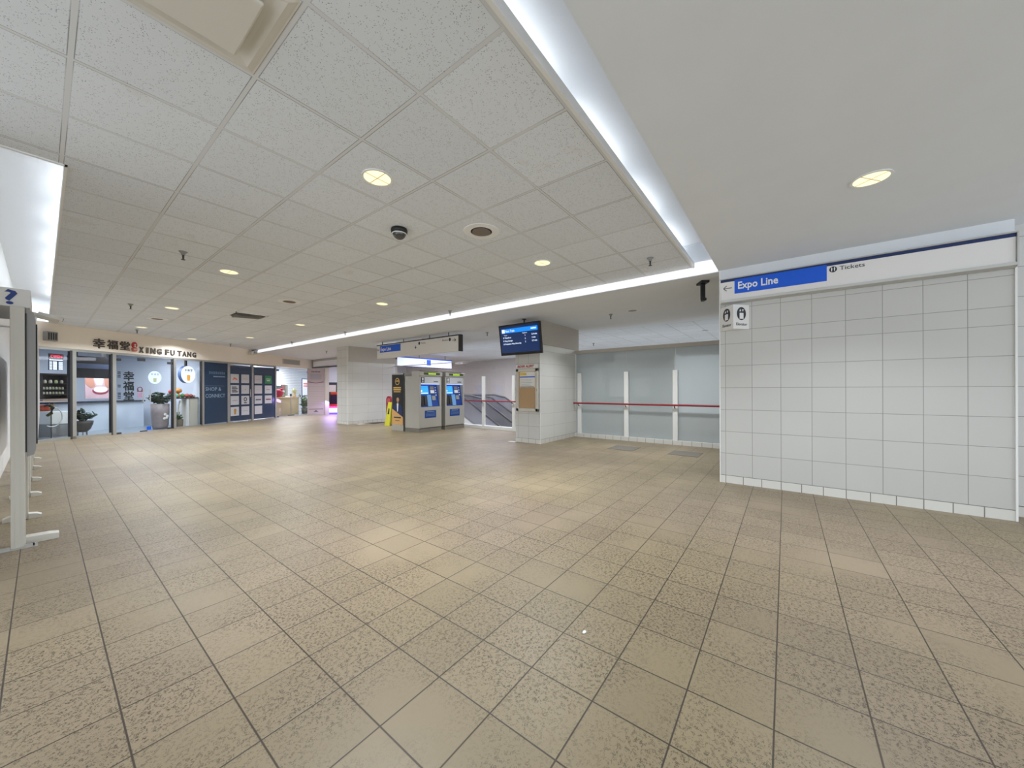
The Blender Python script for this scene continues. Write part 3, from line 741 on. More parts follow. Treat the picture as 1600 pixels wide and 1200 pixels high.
MB().text('RIDER ALERT', 0.035, -0.032, HH + 0.033, 0.078, 0.001, bold=0.003, shear=0.2, fit=0.50).build('lettering', mat('alert_red', lin(176, 42, 52), 0.5), hd)
MB().cyl((W - 0.035, -0.047, 0.52), 0.008, 0.006, 'Y', 12).build('lock', 'dark', t)

# ------------------------------------------------------------------ ticket machines
kiosk_blue = mat('console_blue', lin(14, 62, 150), 0.35)
kiosk_lblue = mat('console_light_blue', lin(112, 168, 224), 0.4)
kscreen = mat('kiosk_screen', lin(10, 120, 210), 0.2, emit=lin(24, 150, 246), es=0.9)
kwhite = mat('kiosk_screen_text', lin(230, 245, 255), 0.3, emit=lin(220, 240, 255), es=0.9)
led = mat('green_led_text', lin(170, 220, 60), 0.4, emit=lin(176, 214, 40), es=0.75)
olive = mat('led_window', lin(44, 52, 16), 0.3, emit=lin(70, 84, 14), es=0.4)
def make_kiosk(label, loc):
    t = thing('ticket_machine', label, 'ticket machine', loc)
    W = 0.88; DP = 0.70
    MB().box(0.0, W, 0.012, DP, 0, 0.11).build('plinth', 'steel_dark', t)
    mb = MB(); c0, c1, z0, z1 = 0.065, 0.805, 0.775, 1.50
    mb.box(0, c0, 0, DP, 0.12, 1.74); mb.box(c1, W, 0, DP, 0.12, 1.74); mb.box(c0, c1, 0, DP, 0.12, z0); mb.box(c0, c1, 0, DP, z1, 1.74); mb.box(c0, c1, 0.16, DP, z0, z1)
    mb.build('cabinet', 'steel', t)
    MB().box(0.03, W - 0.03, -0.003, 0, 0.125, 0.135).build('door_seam', 'black', t)
    hood = MB().prism([(0.05, 1.74), (-0.045, 1.745), (-0.045, 1.865), (0.02, 1.885), (DP * 0.5, 1.885), (DP * 0.5, 1.74)], -0.01, W + 0.005, 'YZ').build('hood', 'steel', t)
    MB().box(0.10, W - 0.12, 0.01, 0.30, 1.885, 1.905).build('lamp_cover', 'steel_dark', hood)
    w_ = MB().box(0.14, 0.78, -0.049, -0.045, 1.775, 1.845).build('display_window', olive, hood)
    MB().blocks(0.32, 1.785, 0.30, 0.05, 7, -0.051, -0.049).build('led_text', led, hood)
    p = MB().box(0.05, 0.82, -0.004, 0, 1.515, 1.715).build('header_panel', mat('panel_grey', lin(206, 208, 214), 0.4), t)
    s = MB().box(0.06, 0.19, -0.008, -0.004, 1.53, 1.70, 0.002).build('symbol_plate', 'ink', p)
    mb = MB(); mb.disc(0.125, 1.655, 0.03, 0.03, -0.011, -0.008, 16); mb.box(0.10, 0.15, -0.011, -0.008, 1.60, 1.635); mb.disc(0.125, 1.56, 0.025, 0.022, -0.011, -0.008, 14); mb.build('symbol_figure', 'white', s)
    MB().blocks(0.56, 1.55, 0.18, 0.035, 6, -0.006, -0.004).build('lettering', 'ink', p)
    cz = MB().prism([(0.155, 0.775), (0.02, 0.775), (0.15, 1.50), (0.16, 1.50)], c0, c1, 'YZ').build('console', kiosk_blue, t)
    def cy(z): return 0.02 + (z - 0.775) / 0.725 * 0.13
    def plate(name, x0, x1, za, zb, m, dpt=0.012, par=t):
        a, b = cy(za), cy(zb)
        return MB().prism([(a - dpt, za), (b - dpt, zb), (b + 0.002, zb), (a + 0.002, za)], x0, x1, 'YZ').build(name, m, par)
    sc = plate('touch_screen', 0.10, 0.43, 1.17, 1.43, kscreen)
    mb = MB(); mb.box(0.14, 0.40, cy(1.20) - 0.016, cy(1.20) - 0.012, 1.195, 1.215); mb.box(0.13, 0.18, cy(1.27) - 0.016, cy(1.27) - 0.010, 1.24, 1.30); mb.build('screen_text', kwhite, sc)
    plate('card_reader', 0.09, 0.20, 0.82, 1.13, 'black', 0.03)
    plate('coin_slot', 0.22, 0.32, 0.84, 1.12, 'dark', 0.035)
    plate('ticket_tray', 0.34, 0.50, 0.79, 1.15, kiosk_lblue, 0.025)
    plate('bill_slot', 0.53, 0.67, 0.98, 1.12, 'grey', 0.03)
    plate('keypad', 0.50, 0.65, 1.20, 1.30, 'white', 0.03)
    plate('keypad', 0.50, 0.65, 1.32, 1.42, 'steel_dark', 0.02)
    for zz in (1.12, 1.20, 1.28, 1.36): plate('payment_icon', 0.71, 0.75, zz, zz + 0.035, 'white', 0.004)
    MB().box(0.07, c1, 0.0, 0.15, 1.485, 1.499).build('console_lamp', mat('console_lamp', lin(220, 230, 255), 0.4, emit=lin(190, 215, 255), es=1.0), t)
    st = MB().box(0.205, 0.655, -0.004, 0, 0.43, 0.665, 0.001).build('blue_notice', mat('kiosk_notice_blue', lin(18, 66, 140), 0.4), t)
    mb = MB(); mb.box(0.29, 0.58, -0.006, -0.004, 0.615, 0.632)
    for k in range(3): mb.box(0.25, 0.61, -0.006, -0.004, 0.575 - 0.04 * k, 0.581 - 0.04 * k)
    mb.build('notice_lines', 'filmtext', st)
    return t
k0 = make_kiosk('stainless steel ticket machine with blue console, the left one beside the black advert', (6.98, 8.87, 0))
dup(k0, (8.02, 8.87, 0), 'stainless steel ticket machine with blue console, the right one next to the escalator glass')

# ad panel, facing -X
t = thing('advert_column', 'narrow black and gold advert column with a person in a dark suit, behind the ticket machines', 'advertisement', (6.98, 10.28, 0), R90)
MB().box(0.0, 0.66, 0.0, 0.45, 0, 1.84).build('cabinet', 'steel', t)
MB().box(0.62, 0.665, -0.012, 0.0, 0, 1.84).build('edge_post', 'dark', t)
p = MB().box(0.02, 0.60, -0.008, 0.0, 0.19, 1.80).build('poster', mat('poster_black', lin(34, 32, 34), 0.5), t)
gold = mat('poster_gold', lin(216, 176, 96), 0.5)
MB().prism([(0.02, 0.19), (0.60, 0.19), (0.60, 0.44), (0.02, 0.70)], -0.011, -0.008).build('gold_field', mat('poster_tan', lin(214, 166, 104), 0.55), p)
mb = MB(); mb.ring(0.31, 1.58, 0.09, 0.115, -0.011, -0.008); mb.box(0.24, 0.40, -0.011, -0.008, 1.57, 1.59); mb.box(0.26, 0.38, -0.011, -0.008, 1.61, 1.625)
mb.box(0.10, 0.50, -0.011, -0.008, 1.36, 1.40); mb.box(0.10, 0.50, -0.011, -0.008, 1.295, 1.335); mb.box(0.12, 0.48, -0.011, -0.008, 1.235, 1.265)
mb.build('gold_print', gold, p)
mb = MB(); mb.disc(0.33, 1.00, 0.065, 0.09, -0.011, -0.008); mb.box(0.30, 0.36, -0.011, -0.008, 0.86, 0.94); mb.build('portrait_face', mat('portrait_skin', lin(200, 152, 126), 0.6), p)
mb = MB(); mb.prism([(0.08, 0.68), (0.12, 0.80), (0.26, 0.87), (0.33, 0.78), (0.40, 0.87), (0.53, 0.80), (0.59, 0.46)], -0.0105, -0.008); mb.build('portrait_suit', 'navy', p)
mb = MB(); mb.prism([(0.28, 0.87), (0.37, 0.87), (0.34, 0.62), (0.30, 0.60)], -0.012, -0.0105); mb.build('portrait_shirt', 'white', p)
mb = MB(); mb.prism([(0.265, 1.02), (0.28, 1.09), (0.33, 1.105), (0.385, 1.09), (0.398, 1.02), (0.375, 1.06), (0.29, 1.06)], -0.012, -0.011); mb.build('portrait_hair', 'black', p)
mb = MB(); mb.box(0.12, 0.50, -0.0125, -0.011, 0.40, 0.44); mb.box(0.2, 0.42, -0.0125, -0.011, 0.31, 0.33); mb.build('dark_print', 'ink', p)

# red board and yellow wet-floor sign behind it
t = thing('red_stand', 'dark red round-topped stand half hidden beside the grey pillar', 'stand', (8.10, 12.25, 0), R90)
mb = MB(); pts = [(0, 0), (0.30, 0)] + [(0.15 + 0.15 * math.cos(a * math.pi / 12), 0.92 + 0.15 * math.sin(a * math.pi / 12)) for a in range(0, 13)]
mb.prism(pts, -0.04, 0.04); mb.build('panel', mat('maroon', lin(140, 26, 48), 0.5), t)
MB().disc(0.17, 0.90, 0.10, 0.10, -0.046, -0.04).build('round_mark', mat('pinkish_red', lin(198, 84, 96), 0.5), t)
t = thing('wet_floor_sign', 'yellow folding wet floor sign leaning beside the black advert column', 'floor sign', (7.82, 11.78, 0), R90)
yel = mat('safety_yellow', lin(212, 206, 50), 0.5)
for s_ in (-1, 1):
    MB().prism([(0.0, 0.0), (0.30, 0.0), (0.25, 0.86), (0.05, 0.86)], -0.012, 0.012).build('panel', yel, t)
    o = children(t)[-1]; o.location = (0, s_ * 0.13, 0); o.rotation_euler = (math.radians(8.5) * s_, 0, 0)
mb = MB(); mb.prism([(0.10, 0.42), (0.2, 0.42), (0.19, 0.62), (0.13, 0.64)], -0.016, -0.012); o = mb.build('black_figure', 'black', t); o.location = (0, -0.13, 0); o.rotation_euler = (math.radians(-8.5), 0, 0)

# floor bits
o = MB().box(0, 0.55, 0, 0.55, 0, 0.006).build('floor_grate', mat('grate_dark', lin(112, 106, 98), 0.6)); o.location = (7.56, 2.58, 0); tag(o, 'dark square floor grate in front of the frosted glass, nearer the pillar', 'floor grate', 'floor grates')
c = o.copy(); COL.objects.link(c); c.location = (7.62, 1.34, 0); c['label'] = 'dark square floor grate in front of the frosted glass, nearer the white wall'
o = MB().prism([(0, 0), (0.5, 0.02), (0.52, 0.4), (0.03, 0.42)], 0, 0.012, 'XY').build('floor_mat', 'black'); o.location = (7.80, 12.70, 0); tag(o, 'black mat on the floor at the foot of the grey pillar', 'mat')
o = MB().prism([(0, 0), (0.28, 0.02), (0.25, 0.2), (0.02, 0.22)], 0, 0.006, 'XY').build('paper_sheet', 'white'); o.location = (7.30, 12.88, 0); tag(o, 'white paper lying on the floor at the near corner of the grey pillar', 'paper')
o = MB().prism([(0, 0), (0.10, 0.02), (0.12, 0.2), (0.02, 0.24)], 0, 0.006, 'XY').build('paper_sheet', 'white'); o.location = (7.12, 5.35, 0); tag(o, 'white paper scrap on the floor at the foot of the notice case pillar', 'paper')
o = MB().sph((0, 0, 0.004), 0.012, (1.2, 0.8, 0.4), 8).build('chewing_gum', 'white'); o.location = (1.78, 0.87, 0); tag(o, 'tiny white blob stuck on the beige floor tile in the foreground', 'litter')

# ------------------------------------------------------------------ information boards on the left
ys = [5.14, 6.25, 7.53, 8.80, 10.12, 11.40]
names = ['nearest', 'second', 'third', 'fourth', 'fifth', 'farthest']
for i, y in enumerate(ys):
    t = thing('information_board', '%s of the white-posted information boards standing in a row along the left wall' % names[i], 'information board', (-0.12, y, 0), 0, 'information boards along the left wall')
    h = 2.03
    mb = MB(); mb.box(-0.037, 0.037, -0.03, 0.03, 0.0, h, 0.004)
    for sx in (-0.018, 0.012): mb.box(sx, sx + 0.004, -0.033, -0.03, 0.0, h)
    mb.build('post', 'offwhite', t)
    if i == 0:
        mb = MB(); mb.box(-0.16, 0.10, -0.06, 0.0, 0.0, 0.008); mb.box(0.03, 0.10, -0.055, -0.045, 0.008, 0.03); mb.box(0.03, 0.09, -0.02, -0.012, 0.008, 0.03); mb.box(0.075, 0.083, -0.055, -0.012, 0.008, 0.03); mb.box(-0.14, -0.04, -0.05, -0.042, 0.008, 0.03); mb.box(-0.10, -0.092, -0.05, 0.0, 0.008, 0.03)
        mb.build('bare_rail', 'alu', t, label='bare metal rail where the foot cover is missing')
        MB().prism([(0.037, 0.0), (0.215, 0.0), (0.215, 0.045), (0.16, 0.055), (0.037, 0.06)], 0.06, 0.16).build('foot', 'offwhite', t)
    else:
        for s_ in (1, -1): MB().prism([(s_ * 0.037, 0.0), (s_ * 0.12, 0.0), (s_ * 0.12, 0.03), (s_ * 0.09, 0.045), (s_ * 0.037, 0.055)], -0.045, 0.045).build('foot', 'offwhite', t)
    if i < 5:
        L_ = ys[i + 1] - y - 0.06
        # curved-edge panel: profile in XZ extruded along the row
        pr = [(0.044, 0.76), (0.082, 0.775), (0.092, 0.82), (0.092, 1.93), (0.082, 1.99), (0.044, 2.03)]
        MB().prism(pr, 0.0, L_, 'XZ').build('panel', 'boardgrey', t)
        MB().box(0.092, 0.100, 0.05, L_ - 0.02, 0.86, 1.90).build('poster_frame', 'black', t)
        MB().box(0.100, 0.102, 0.09, L_ - 0.06, 0.90, 1.86).build('poster', 'signwhite', t)
        MB().box(0.037, 0.046, -0.01, 0.0, 0.8, 1.98).build('gap_seal', 'black', t)
    if i == 0:
        sg = MB().box(-0.50, 0.066, 0.05, 1.0, 2.035, 2.19, 0.004).build('header_box', 'signwhite', t)
        MB().text('?', -0.078, 0.047, 2.055, 0.17, 0.001, bold=0.003, fit=0.065).build('lettering', mat('question_blue', lin(40, 66, 140), 0.5), sg)

# bullet camera and boxes
t = thing('bullet_camera', 'white bullet security camera on an arm above the information boards', 'camera', (-0.38, 7.35, 2.10))
bd = Vector((0.42, 0.05, -0.10)).normalized(); b0 = Vector((0.26, 0.1, 0.19))
MB().tube([b0, b0 + bd * 0.27], 0.032, 16).build('body', 'offwhite', t, True)
MB().tube([b0 + bd * 0.10 + Vector((0, 0, 0.02)), b0 + bd * 0.30 + Vector((0, 0, 0.02))], 0.034, 16).build('sun_hood', 'white', t, True)
MB().tube([b0 + bd * 0.301 + Vector((0, 0, 0.02)), b0 + bd * 0.305 + Vector((0, 0, 0.02))], 0.022, 16).build('lens', 'black', t)
MB().tube([(0, 0.1, 0), (0.20, 0.1, 0.0), (0.33, 0.1, 0.06), (0.34, 0.1, 0.15)], 0.014, 8).build('arm', 'white', t)
t = thing('junction_box', 'grey ribbed electrical box on the cream fascia at its left end', 'electrical box', (sp(0.03, 0)[0], sp(0.03, 0)[1], 2.62), SA)
MB().box(0, 0.22, -0.12, 0, 0, 0.24, 0.01).build('case', 'grey', t)
mb = MB()
for k in range(4): mb.box(0.03 + 0.045 * k, 0.05 + 0.045 * k, -0.128, -0.12, 0.03, 0.21)
mb.build('ribs', 'dark', t)

# ------------------------------------------------------------------ storefront (angled)
def T(t_, d=0.0, z=0.0): return tuple(sp(t_, d, z))
# mullion frame
t = thing('window_frame', '', '', T(0, 0, 0), SA); del t['label']; del t['category']; t['kind'] = 'structure'; t.name = 'window_1'
mb = MB(); mb.box(-0.5, 8.0, -0.01, 0.06, 2.40, 2.47); mb.build('header_rail', 'frame', t)
MB().box(-0.5, 1.52, -0.02, 0.06, 0.0, 0.07).build('sill_rail', 'frame', t)
for (a, b, m_) in ((0.55, 0.60, 'dark'), (0.60, 0.68, 'frame'), (1.47, 1.51, 'dark'), (1.51, 1.60, 'frame'), (3.235, 3.27, 'dark'), (3.27, 3.35, 'frame'), (4.27, 4.30, 'dark'), (4.30, 4.38, 'frame'), (5.385, 5.49, 'frame'), (6.575, 6.67, 'frame'), (7.94, 8.02, 'frame')):
    MB().box(a, b, -0.02, 0.06, 0, 2.42).build('mullion', m_, t)
for (a, b) in ((-0.5, 0.55), (0.68, 1.47), (3.35, 4.27)):
    MB().box(a, b, 0.015, 0.025, 0.03, 2.40).build('pane', 'glass', t)
MB().box(3.35, 4.27, -0.01, 0.05, 0, 0.04).build('sill_rail', 'frame', t)

def glass_door(loc_t, w, hinge_side, name='door_1', glass='glass', z1=2.28):
    t = bpy.data.objects.new(name, None); COL.objects.link(t); t.location = T(loc_t); t.rotation_euler = (0, 0, SA); t['kind'] = 'structure'
    MB().box(0.008, w - 0.008, 0.01, 0.022, 0.01, z1).build('glass_leaf', glass, t)
    xh = w - 0.02 if hinge_side == 'L' else 0.02
    k = -1 if hinge_side == 'L' else 1
    xi = 0.10 if hinge_side == 'R' else w - 0.10
    mb = MB(); xa = xi; mb.tube([(xa, -0.05, 0.92), (xa, -0.05, 1.34)], 0.012, 8); mb.tube([(xa, -0.05, 0.98), (xa, 0.01, 0.98)], 0.009, 6); mb.tube([(xa, -0.05, 1.28), (xa, 0.01, 1.28)], 0.009, 6); mb.build('handle', 'alu', t)
    xo = 0.0 if hinge_side == 'L' else w - 0.14
    MB().box(xo, xo + 0.14, 0.0, 0.03, z1 - 0.06, z1 + 0.02).build('hinge', 'dark', t)
    MB().box(xo, xo + 0.14, 0.0, 0.03, 0.0, 0.05).build('hinge', 'dark', t)
    return t
dA = glass_door(1.60, 0.80, 'L', 'door_1'); dB = glass_door(2.40, 0.83, 'R', 'door_2')
MB().box(0.60, 0.80, 0.0, 0.04, 2.26, 2.36).build('lock', 'dark', dA)
MB().box(0.04, 0.16, -0.002, 0.01, 0.04, 0.15).build('blue_sticker', 'blue', dB)
MB().box(-0.14, 0.05, -0.002, 0.03, 0.0, 0.03).build('bottom_bolt', 'dark', dB)
mb = MB()
for i, ch in enumerate('幸福堂'): mb.text(ch, 0.19, 0.005, 1.66 - 0.31 * i, 0.30, 0.0015, bold=0.009)
door_black = mat('door_black', lin(20, 30, 34), 0.5)
mb.build('lettering', door_black, dA)
for i, zz in enumerate((1.72, 1.42, 1.08)):
    mb = MB()
    for k in range(4 if i != 1 else 2): mb.box(0.05 + 0.0, 0.13, 0.004, 0.009, zz + 0.05 * k, zz + 0.028 + 0.05 * k)
    mb.build('small_lettering', door_black, dA)
mb = MB(); mb.ring(0.645, 1.36, 0.055, 0.08, 0.004, 0.009); mb.box(0.57, 0.60, 0.004, 0.009, 1.28, 1.36); mb.box(0.69, 0.72, 0.004, 0.009, 1.28, 1.36)
mb.build('girl_emblem', mat('emblem_maroon', lin(110, 60, 86), 0.5), dA)
mb = MB(); mb.box(0.58, 0.71, 0.004, 0.008, 1.10, 1.25); mb.build('seal_mark', mat('seal_pink', lin(176, 140, 170), 0.5), dA)
tea = mat('lightbox_white', lin(235, 240, 245), 0.4, emit=lin(226, 236, 250), es=0.85)
orange = mat('cup_orange', lin(220, 160, 70), 0.5, emit=lin(224, 168, 84), es=0.5)
dc = MB().disc(0.285, 1.75, 0.20, 0.21, 0.004, 0.009).build('round_reflection', mat('reflection_pale', lin(190, 212, 240), 0.4, emit=lin(176, 200, 238), es=0.55), dB)  # reflection of a round sign, painted on the door as a glowing disc
mb = MB(); 
for i, ch in enumerate('幸福堂'): mb.text(ch, 0.16 + 0.09 * i, 0.003, 1.83, 0.075, 0.0008)
mb.build('lettering', 'greyink', dc)
MB().prism([(0.23, 1.73), (0.34, 1.73), (0.33, 1.60), (0.24, 1.60)], 0.001, 0.004).build('cup_mark', mat('cup_khaki', lin(176, 182, 150), 0.5), dc)
# header above doors
MB().box(1.60, 3.235, 0.01, 0.02, 2.30, 2.40).build('transom_pane', 'glass', t)

# blue film windows
t = bpy.data.objects.new('window_2', None); COL.objects.link(t); t.location = T(0); t.rotation_euler = (0, 0, SA); t['kind'] = 'structure'
p = MB().box(4.38, 5.385, 0.005, 0.03, 0.04, 2.40).build('pane', 'film', t)
mb = MB(); mb.text('SHOP &', 4.44, 0.004, 1.30, 0.20, 0.001, fit=0.66); mb.text('CONNECT', 4.44, 0.004, 1.04, 0.20, 0.001, fit=0.83); mb.build('lettering', 'filmtext', p)
mb = MB(); mb.blocks(4.60, 1.95, 0.70, 0.11, 8, 0.003, 0.005); mb.build('lettering', mat('faint_lettering', lin(84, 110, 140), 0.5), p)
mb = MB(); mb.blocks(4.78, 1.84, 0.52, 0.04, 12, 0.003, 0.005); mb.box(4.42, 5.25, 0.003, 0.005, 1.49, 1.494); mb.build('lettering', 'filmtext', p)
t = bpy.data.objects.new('window_3', None); COL.objects.link(t); t.location = T(0); t.rotation_euler = (0, 0, SA); t['kind'] = 'structure'
MB().box(5.49, 6.575, 0.005, 0.03, 0.04, 2.36).build('pane', 'film', t)
mb = MB(); mb.tube([(6.48, -0.04, 1.02), (6.48, -0.04, 1.36)], 0.013, 8); mb.build('handle', 'alu', t)
MB().box(5.50, 5.64, 0, 0.03, 2.34, 2.40).build('hinge', 'alu', t); MB().box(5.50, 5.64, 0, 0.03, 0, 0.05).build('hinge', 'alu', t); MB().box(6.42, 6.56, 0, 0.03, 0, 0.05).build('hinge', 'alu', t)
t = bpy.data.objects.new('window_4', None); COL.objects.link(t); t.location = T(0); t.rotation_euler = (0, 0, SA); t['kind'] = 'structure'
MB().box(6.67, 7.94, 0.005, 0.03, 0.04, 2.36).build('pane', 'film', t)
# the tenant cards on the film
cards = []
for c_, x0 in enumerate((5.53, 6.05)):
    for r_ in range(4): cards.append((x0, 1.99 - 0.455 * r_ - 0.37, 0.40, 0.37, c_, r_))
for c_, x0 in enumerate((6.74, 7.32)):
    for r_ in range(4 - c_): cards.append((x0, 1.985 - 0.455 * r_ - 0.37, 0.42, 0.37, c_ + 2, r_))
marks = {(0, 0): ('orange script mark', lin(222, 120, 84)), (1, 0): ('thin orange line of writing', lin(206, 150, 120)), (0, 1): ('black block of text', lin(40, 40, 44)), (1, 1): ('small gold star mark', lin(180, 150, 90)),
         (0, 2): ('grey handwriting', lin(120, 122, 126)), (1, 2): ('black square logo', lin(44, 44, 50)), (0, 3): ('drink cup picture', lin(196, 150, 70)), (1, 3): ('faint grey writing', lin(160, 160, 166)),
         (2, 0): ('faint pink writing', lin(200, 170, 170)), (3, 0): ('white writing on green', lin(230, 245, 230)), (2, 1): ('very faint writing', lin(190, 190, 196)), (3, 1): ('dark red script', lin(120, 50, 60)),
         (2, 2): ('bold grey word', lin(80, 80, 84)), (3, 2): ('dark red word', lin(140, 60, 66)), (2, 3): ('blank face', lin(206, 206, 206))}
colw = ['first', 'second', 'third', 'fourth']; roww = ['top', 'second', 'third', 'bottom']
for (x0, z0, w_, h_, c_, r_) in cards:
    nm, cc = marks[(c_, r_)]
    green = (c_, r_) == (3, 0)
    o = MB().box(0, w_, -0.004, 0.0, 0, h_, 0.001).build('tenant_card', 'card' if not green else mat('card_green', lin(40, 140, 84), 0.5)); o.location = T(x0, 0.004, z0); o.rotation_euler = (0, 0, SA)
    tag(o, '%s card, %s, blue window, %s column, %s row' % ('green' if green else 'white', nm, colw[c_], roww[r_]), 'sign card', 'tenant cards on the blue window')
    mb = MB(); mm = mat('card_mark', cc, 0.5)
    if (c_, r_) == (0, 1):
        for k in range(4): mb.box(0.06, 0.34 - 0.06 * (k % 2), -0.007, -0.004, 0.07 + 0.065 * k, 0.11 + 0.065 * k)
    elif (c_, r_) == (1, 2): mb.ring(0.20, 0.22, 0.05, 0.085, -0.007, -0.004); mb.box(0.13, 0.27, -0.007, -0.004, 0.05, 0.09)
    elif (c_, r_) == (0, 3): mb.prism([(0.15, 0.24), (0.27, 0.24), (0.25, 0.06), (0.17, 0.06)], -0.007, -0.004); mb.disc(0.21, 0.25, 0.06, 0.05, -0.007, -0.004)
    elif (c_, r_) == (1, 1): mb.prism([(0.2 + (0.035 if k % 2 == 0 else 0.015) * math.cos(math.pi / 2 + k * math.pi / 5), 0.18 + (0.035 if k % 2 == 0 else 0.015) * math.sin(math.pi / 2 + k * math.pi / 5)) for k in range(10)], -0.007, -0.004)
    elif (c_, r_) == (0, 0): mb.prism([(0.08, 0.10), (0.18, 0.16), (0.34, 0.11), (0.30, 0.19), (0.16, 0.24)], -0.007, -0.004)
    elif green: mb.box(0.08, 0.34, -0.007, -0.004, 0.20, 0.235); mb.box(0.11, 0.31, -0.007, -0.004, 0.12, 0.155)
    elif (c_, r_) in ((2, 2), (3, 2)): mb.box(0.06, 0.36, -0.007, -0.004, 0.16, 0.215)
    elif (c_, r_) == (2, 3): mb.box(0.12, 0.30, -0.0045, -0.004, 0.18, 0.182)
    else:
        for k in range(6): mb.prism([(0.08 + 0.04 * k, 0.17), (0.105 + 0.04 * k, 0.20 + 0.01 * (k % 2)), (0.115 + 0.04 * k, 0.19), (0.09 + 0.04 * k, 0.165)], -0.007, -0.004)
    mb.build('mark', mm, o)

# the raised letters on the fascia
letm = mat('bronze_letters', lin(92, 84, 78), 0.45, metal=0.3)
def letter_bold(ch, t0, wdt, z0, hgt, lab, bold=0.05, m_=None, name='fascia_letter'):
    mb = MB(); mb.text(ch, 0, 0, 0, 1.0, 0.012, bold=bold)
    vs = mb.bm.verts; xs = [v.co.x for v in vs]; zs = [v.co.z for v in vs]
    x0, x1, za, zb = min(xs), max(xs), min(zs), max(zs)
    for v in vs: v.co.x = (v.co.x - x0) / (x1 - x0) * wdt; v.co.z = (v.co.z - za) / (zb - za) * hgt
    o = mb.build(name, m_ or letm); o.location = T(t0, -0.013, z0); o.rotation_euler = (0, 0, SA)
    return tag(o, lab, 'sign letter', 'raised shop name on the cream fascia')
letter_bold('幸', 1.05, 0.28, 2.545, 0.285, 'first raised Chinese character, left end of the shop name on the cream fascia', 0.018)
letter_bold('福', 1.38, 0.27, 2.555, 0.275, 'second raised Chinese character of the shop name on the cream fascia', 0.018)
letter_bold('堂', 1.70, 0.26, 2.565, 0.265, 'third raised Chinese character, beside the red emblem on the cream fascia', 0.018)
redm = mat('emblem_red', lin(196, 62, 60), 0.4)
t = thing('fascia_emblem', 'red upright emblem with white dots between the Chinese characters and the Latin letters', 'sign emblem', T(2.01, 0, 2.545), SA, 'raised shop name on the cream fascia')
mb = MB(); mb.disc(0.062, 0.205, 0.062, 0.095, -0.05, 0); mb.build('upper_oval', redm, t)
mb = MB(); mb.prism([(0.0, 0.11), (0.125, 0.11), (0.125, 0.03), (0.09, 0.0), (0.035, 0.0), (0.0, 0.03)], -0.05, 0); mb.build('lower_seal', mat('emblem_pale_red', lin(206, 110, 100), 0.4), t)
mb = MB(); mb.disc(0.062, 0.215, 0.022, 0.024, -0.056, -0.05, 14); mb.disc(0.062, 0.16, 0.022, 0.024, -0.056, -0.05, 14); mb.box(0.03, 0.10, -0.056, -0.05, 0.05, 0.062); mb.box(0.03, 0.10, -0.056, -0.05, 0.08, 0.09); mb.build('white_dots', 'white', t)
tt = [('X', 2.215, .13), ('I', 2.425, .06), ('N', 2.55, .145), ('G', 2.745, .14), ('F', 3.00, .12), ('U', 3.165, .14), ('T', 3.40, .14), ('A', 3.57, .15), ('N', 3.745, .145), ('G', 3.93, .14)]
pos = ['first letter of the first word', 'second letter of the first word', 'third letter of the first word', 'last letter of the first word', 'first letter of the middle word', 'last letter of the middle word', 'first letter of the last word', 'second letter of the last word', 'third letter of the last word', 'last letter of the last word']
for (ch, t0, wd), ps in zip(tt, pos): letter_bold(ch, t0 - 0.0, wd, 2.53, 0.185, 'raised dark capital %s, %s on the cream fascia' % (ch, ps), 0.036)

# small white box with camera at the end of the fascia
t = thing('emergency_light', 'small white box with a little black camera at the far end of the cream fascia', 'wall box', T(6.55, -0.03, 2.87), SA)
MB().box(-0.18, 0.12, -0.16, 0.0, 0.0, 0.10, 0.01).build('case', 'offwhite', t)
MB().box(-0.06, 0.10, -0.20, -0.16, 0.06, 0.20, 0.005).build('camera', 'grey', t)
MB().box(-0.02, 0.14, -0.18, -0.02, 0.18, 0.215).build('bracket', 'black', t)
# vent grille on the fascia beyond
t = thing('wall_vent', 'pale framed ventilation grille on the wall above the bright gift shop entrance', 'air vent', T(8.42, 0, 2.60), SA)
MB().box(0, 1.25, -0.02, 0, 0, 0.27).build('frame', 'offwhite', t)
mb = MB()
for k in range(8): mb.box(0.05, 1.2, -0.026, -0.02, 0.03 + 0.027 * k, 0.042 + 0.027 * k)
mb.build('slats', 'grey', t)

# ------------------------------------------------------------------ tea shop interior
t = thing('open_sign', 'small red OPEN sign with a lit white timetable panel below it in the shop window', 'sign', T(0.18, 0.06, 1.87), SA)
MB().box(0, 0.29, 0, 0.02, 0.30, 0.435, 0.003).build('red_sign', 'black', t)
MB().text('OPEN', 0.03, -0.004, 0.335, 0.09, 0.002, bold=0.003, fit=0.23).build('lettering', mat('neon_red', lin(230, 40, 70), 0.4, emit=lin(236, 40, 76), es=1.0), t)
MB().box(0, 0.28, 0.0, 0.02, 0.0, 0.29).build('timetable_panel', 'navy', t)
mb = MB(); mb.box(0.01, 0.27, -0.004, 0.0, 0.255, 0.28)
for k in range(8):
    z = 0.012 + 0.028 * k
    mb.box(0.01, 0.06, -0.004, 0, z, z + 0.017); mb.box(0.08, 0.155, -0.004, 0, z, z + 0.022); mb.box(0.19, 0.27, -0.004, 0, z, z + 0.019)
mb.build('timetable_rows', tea, t)

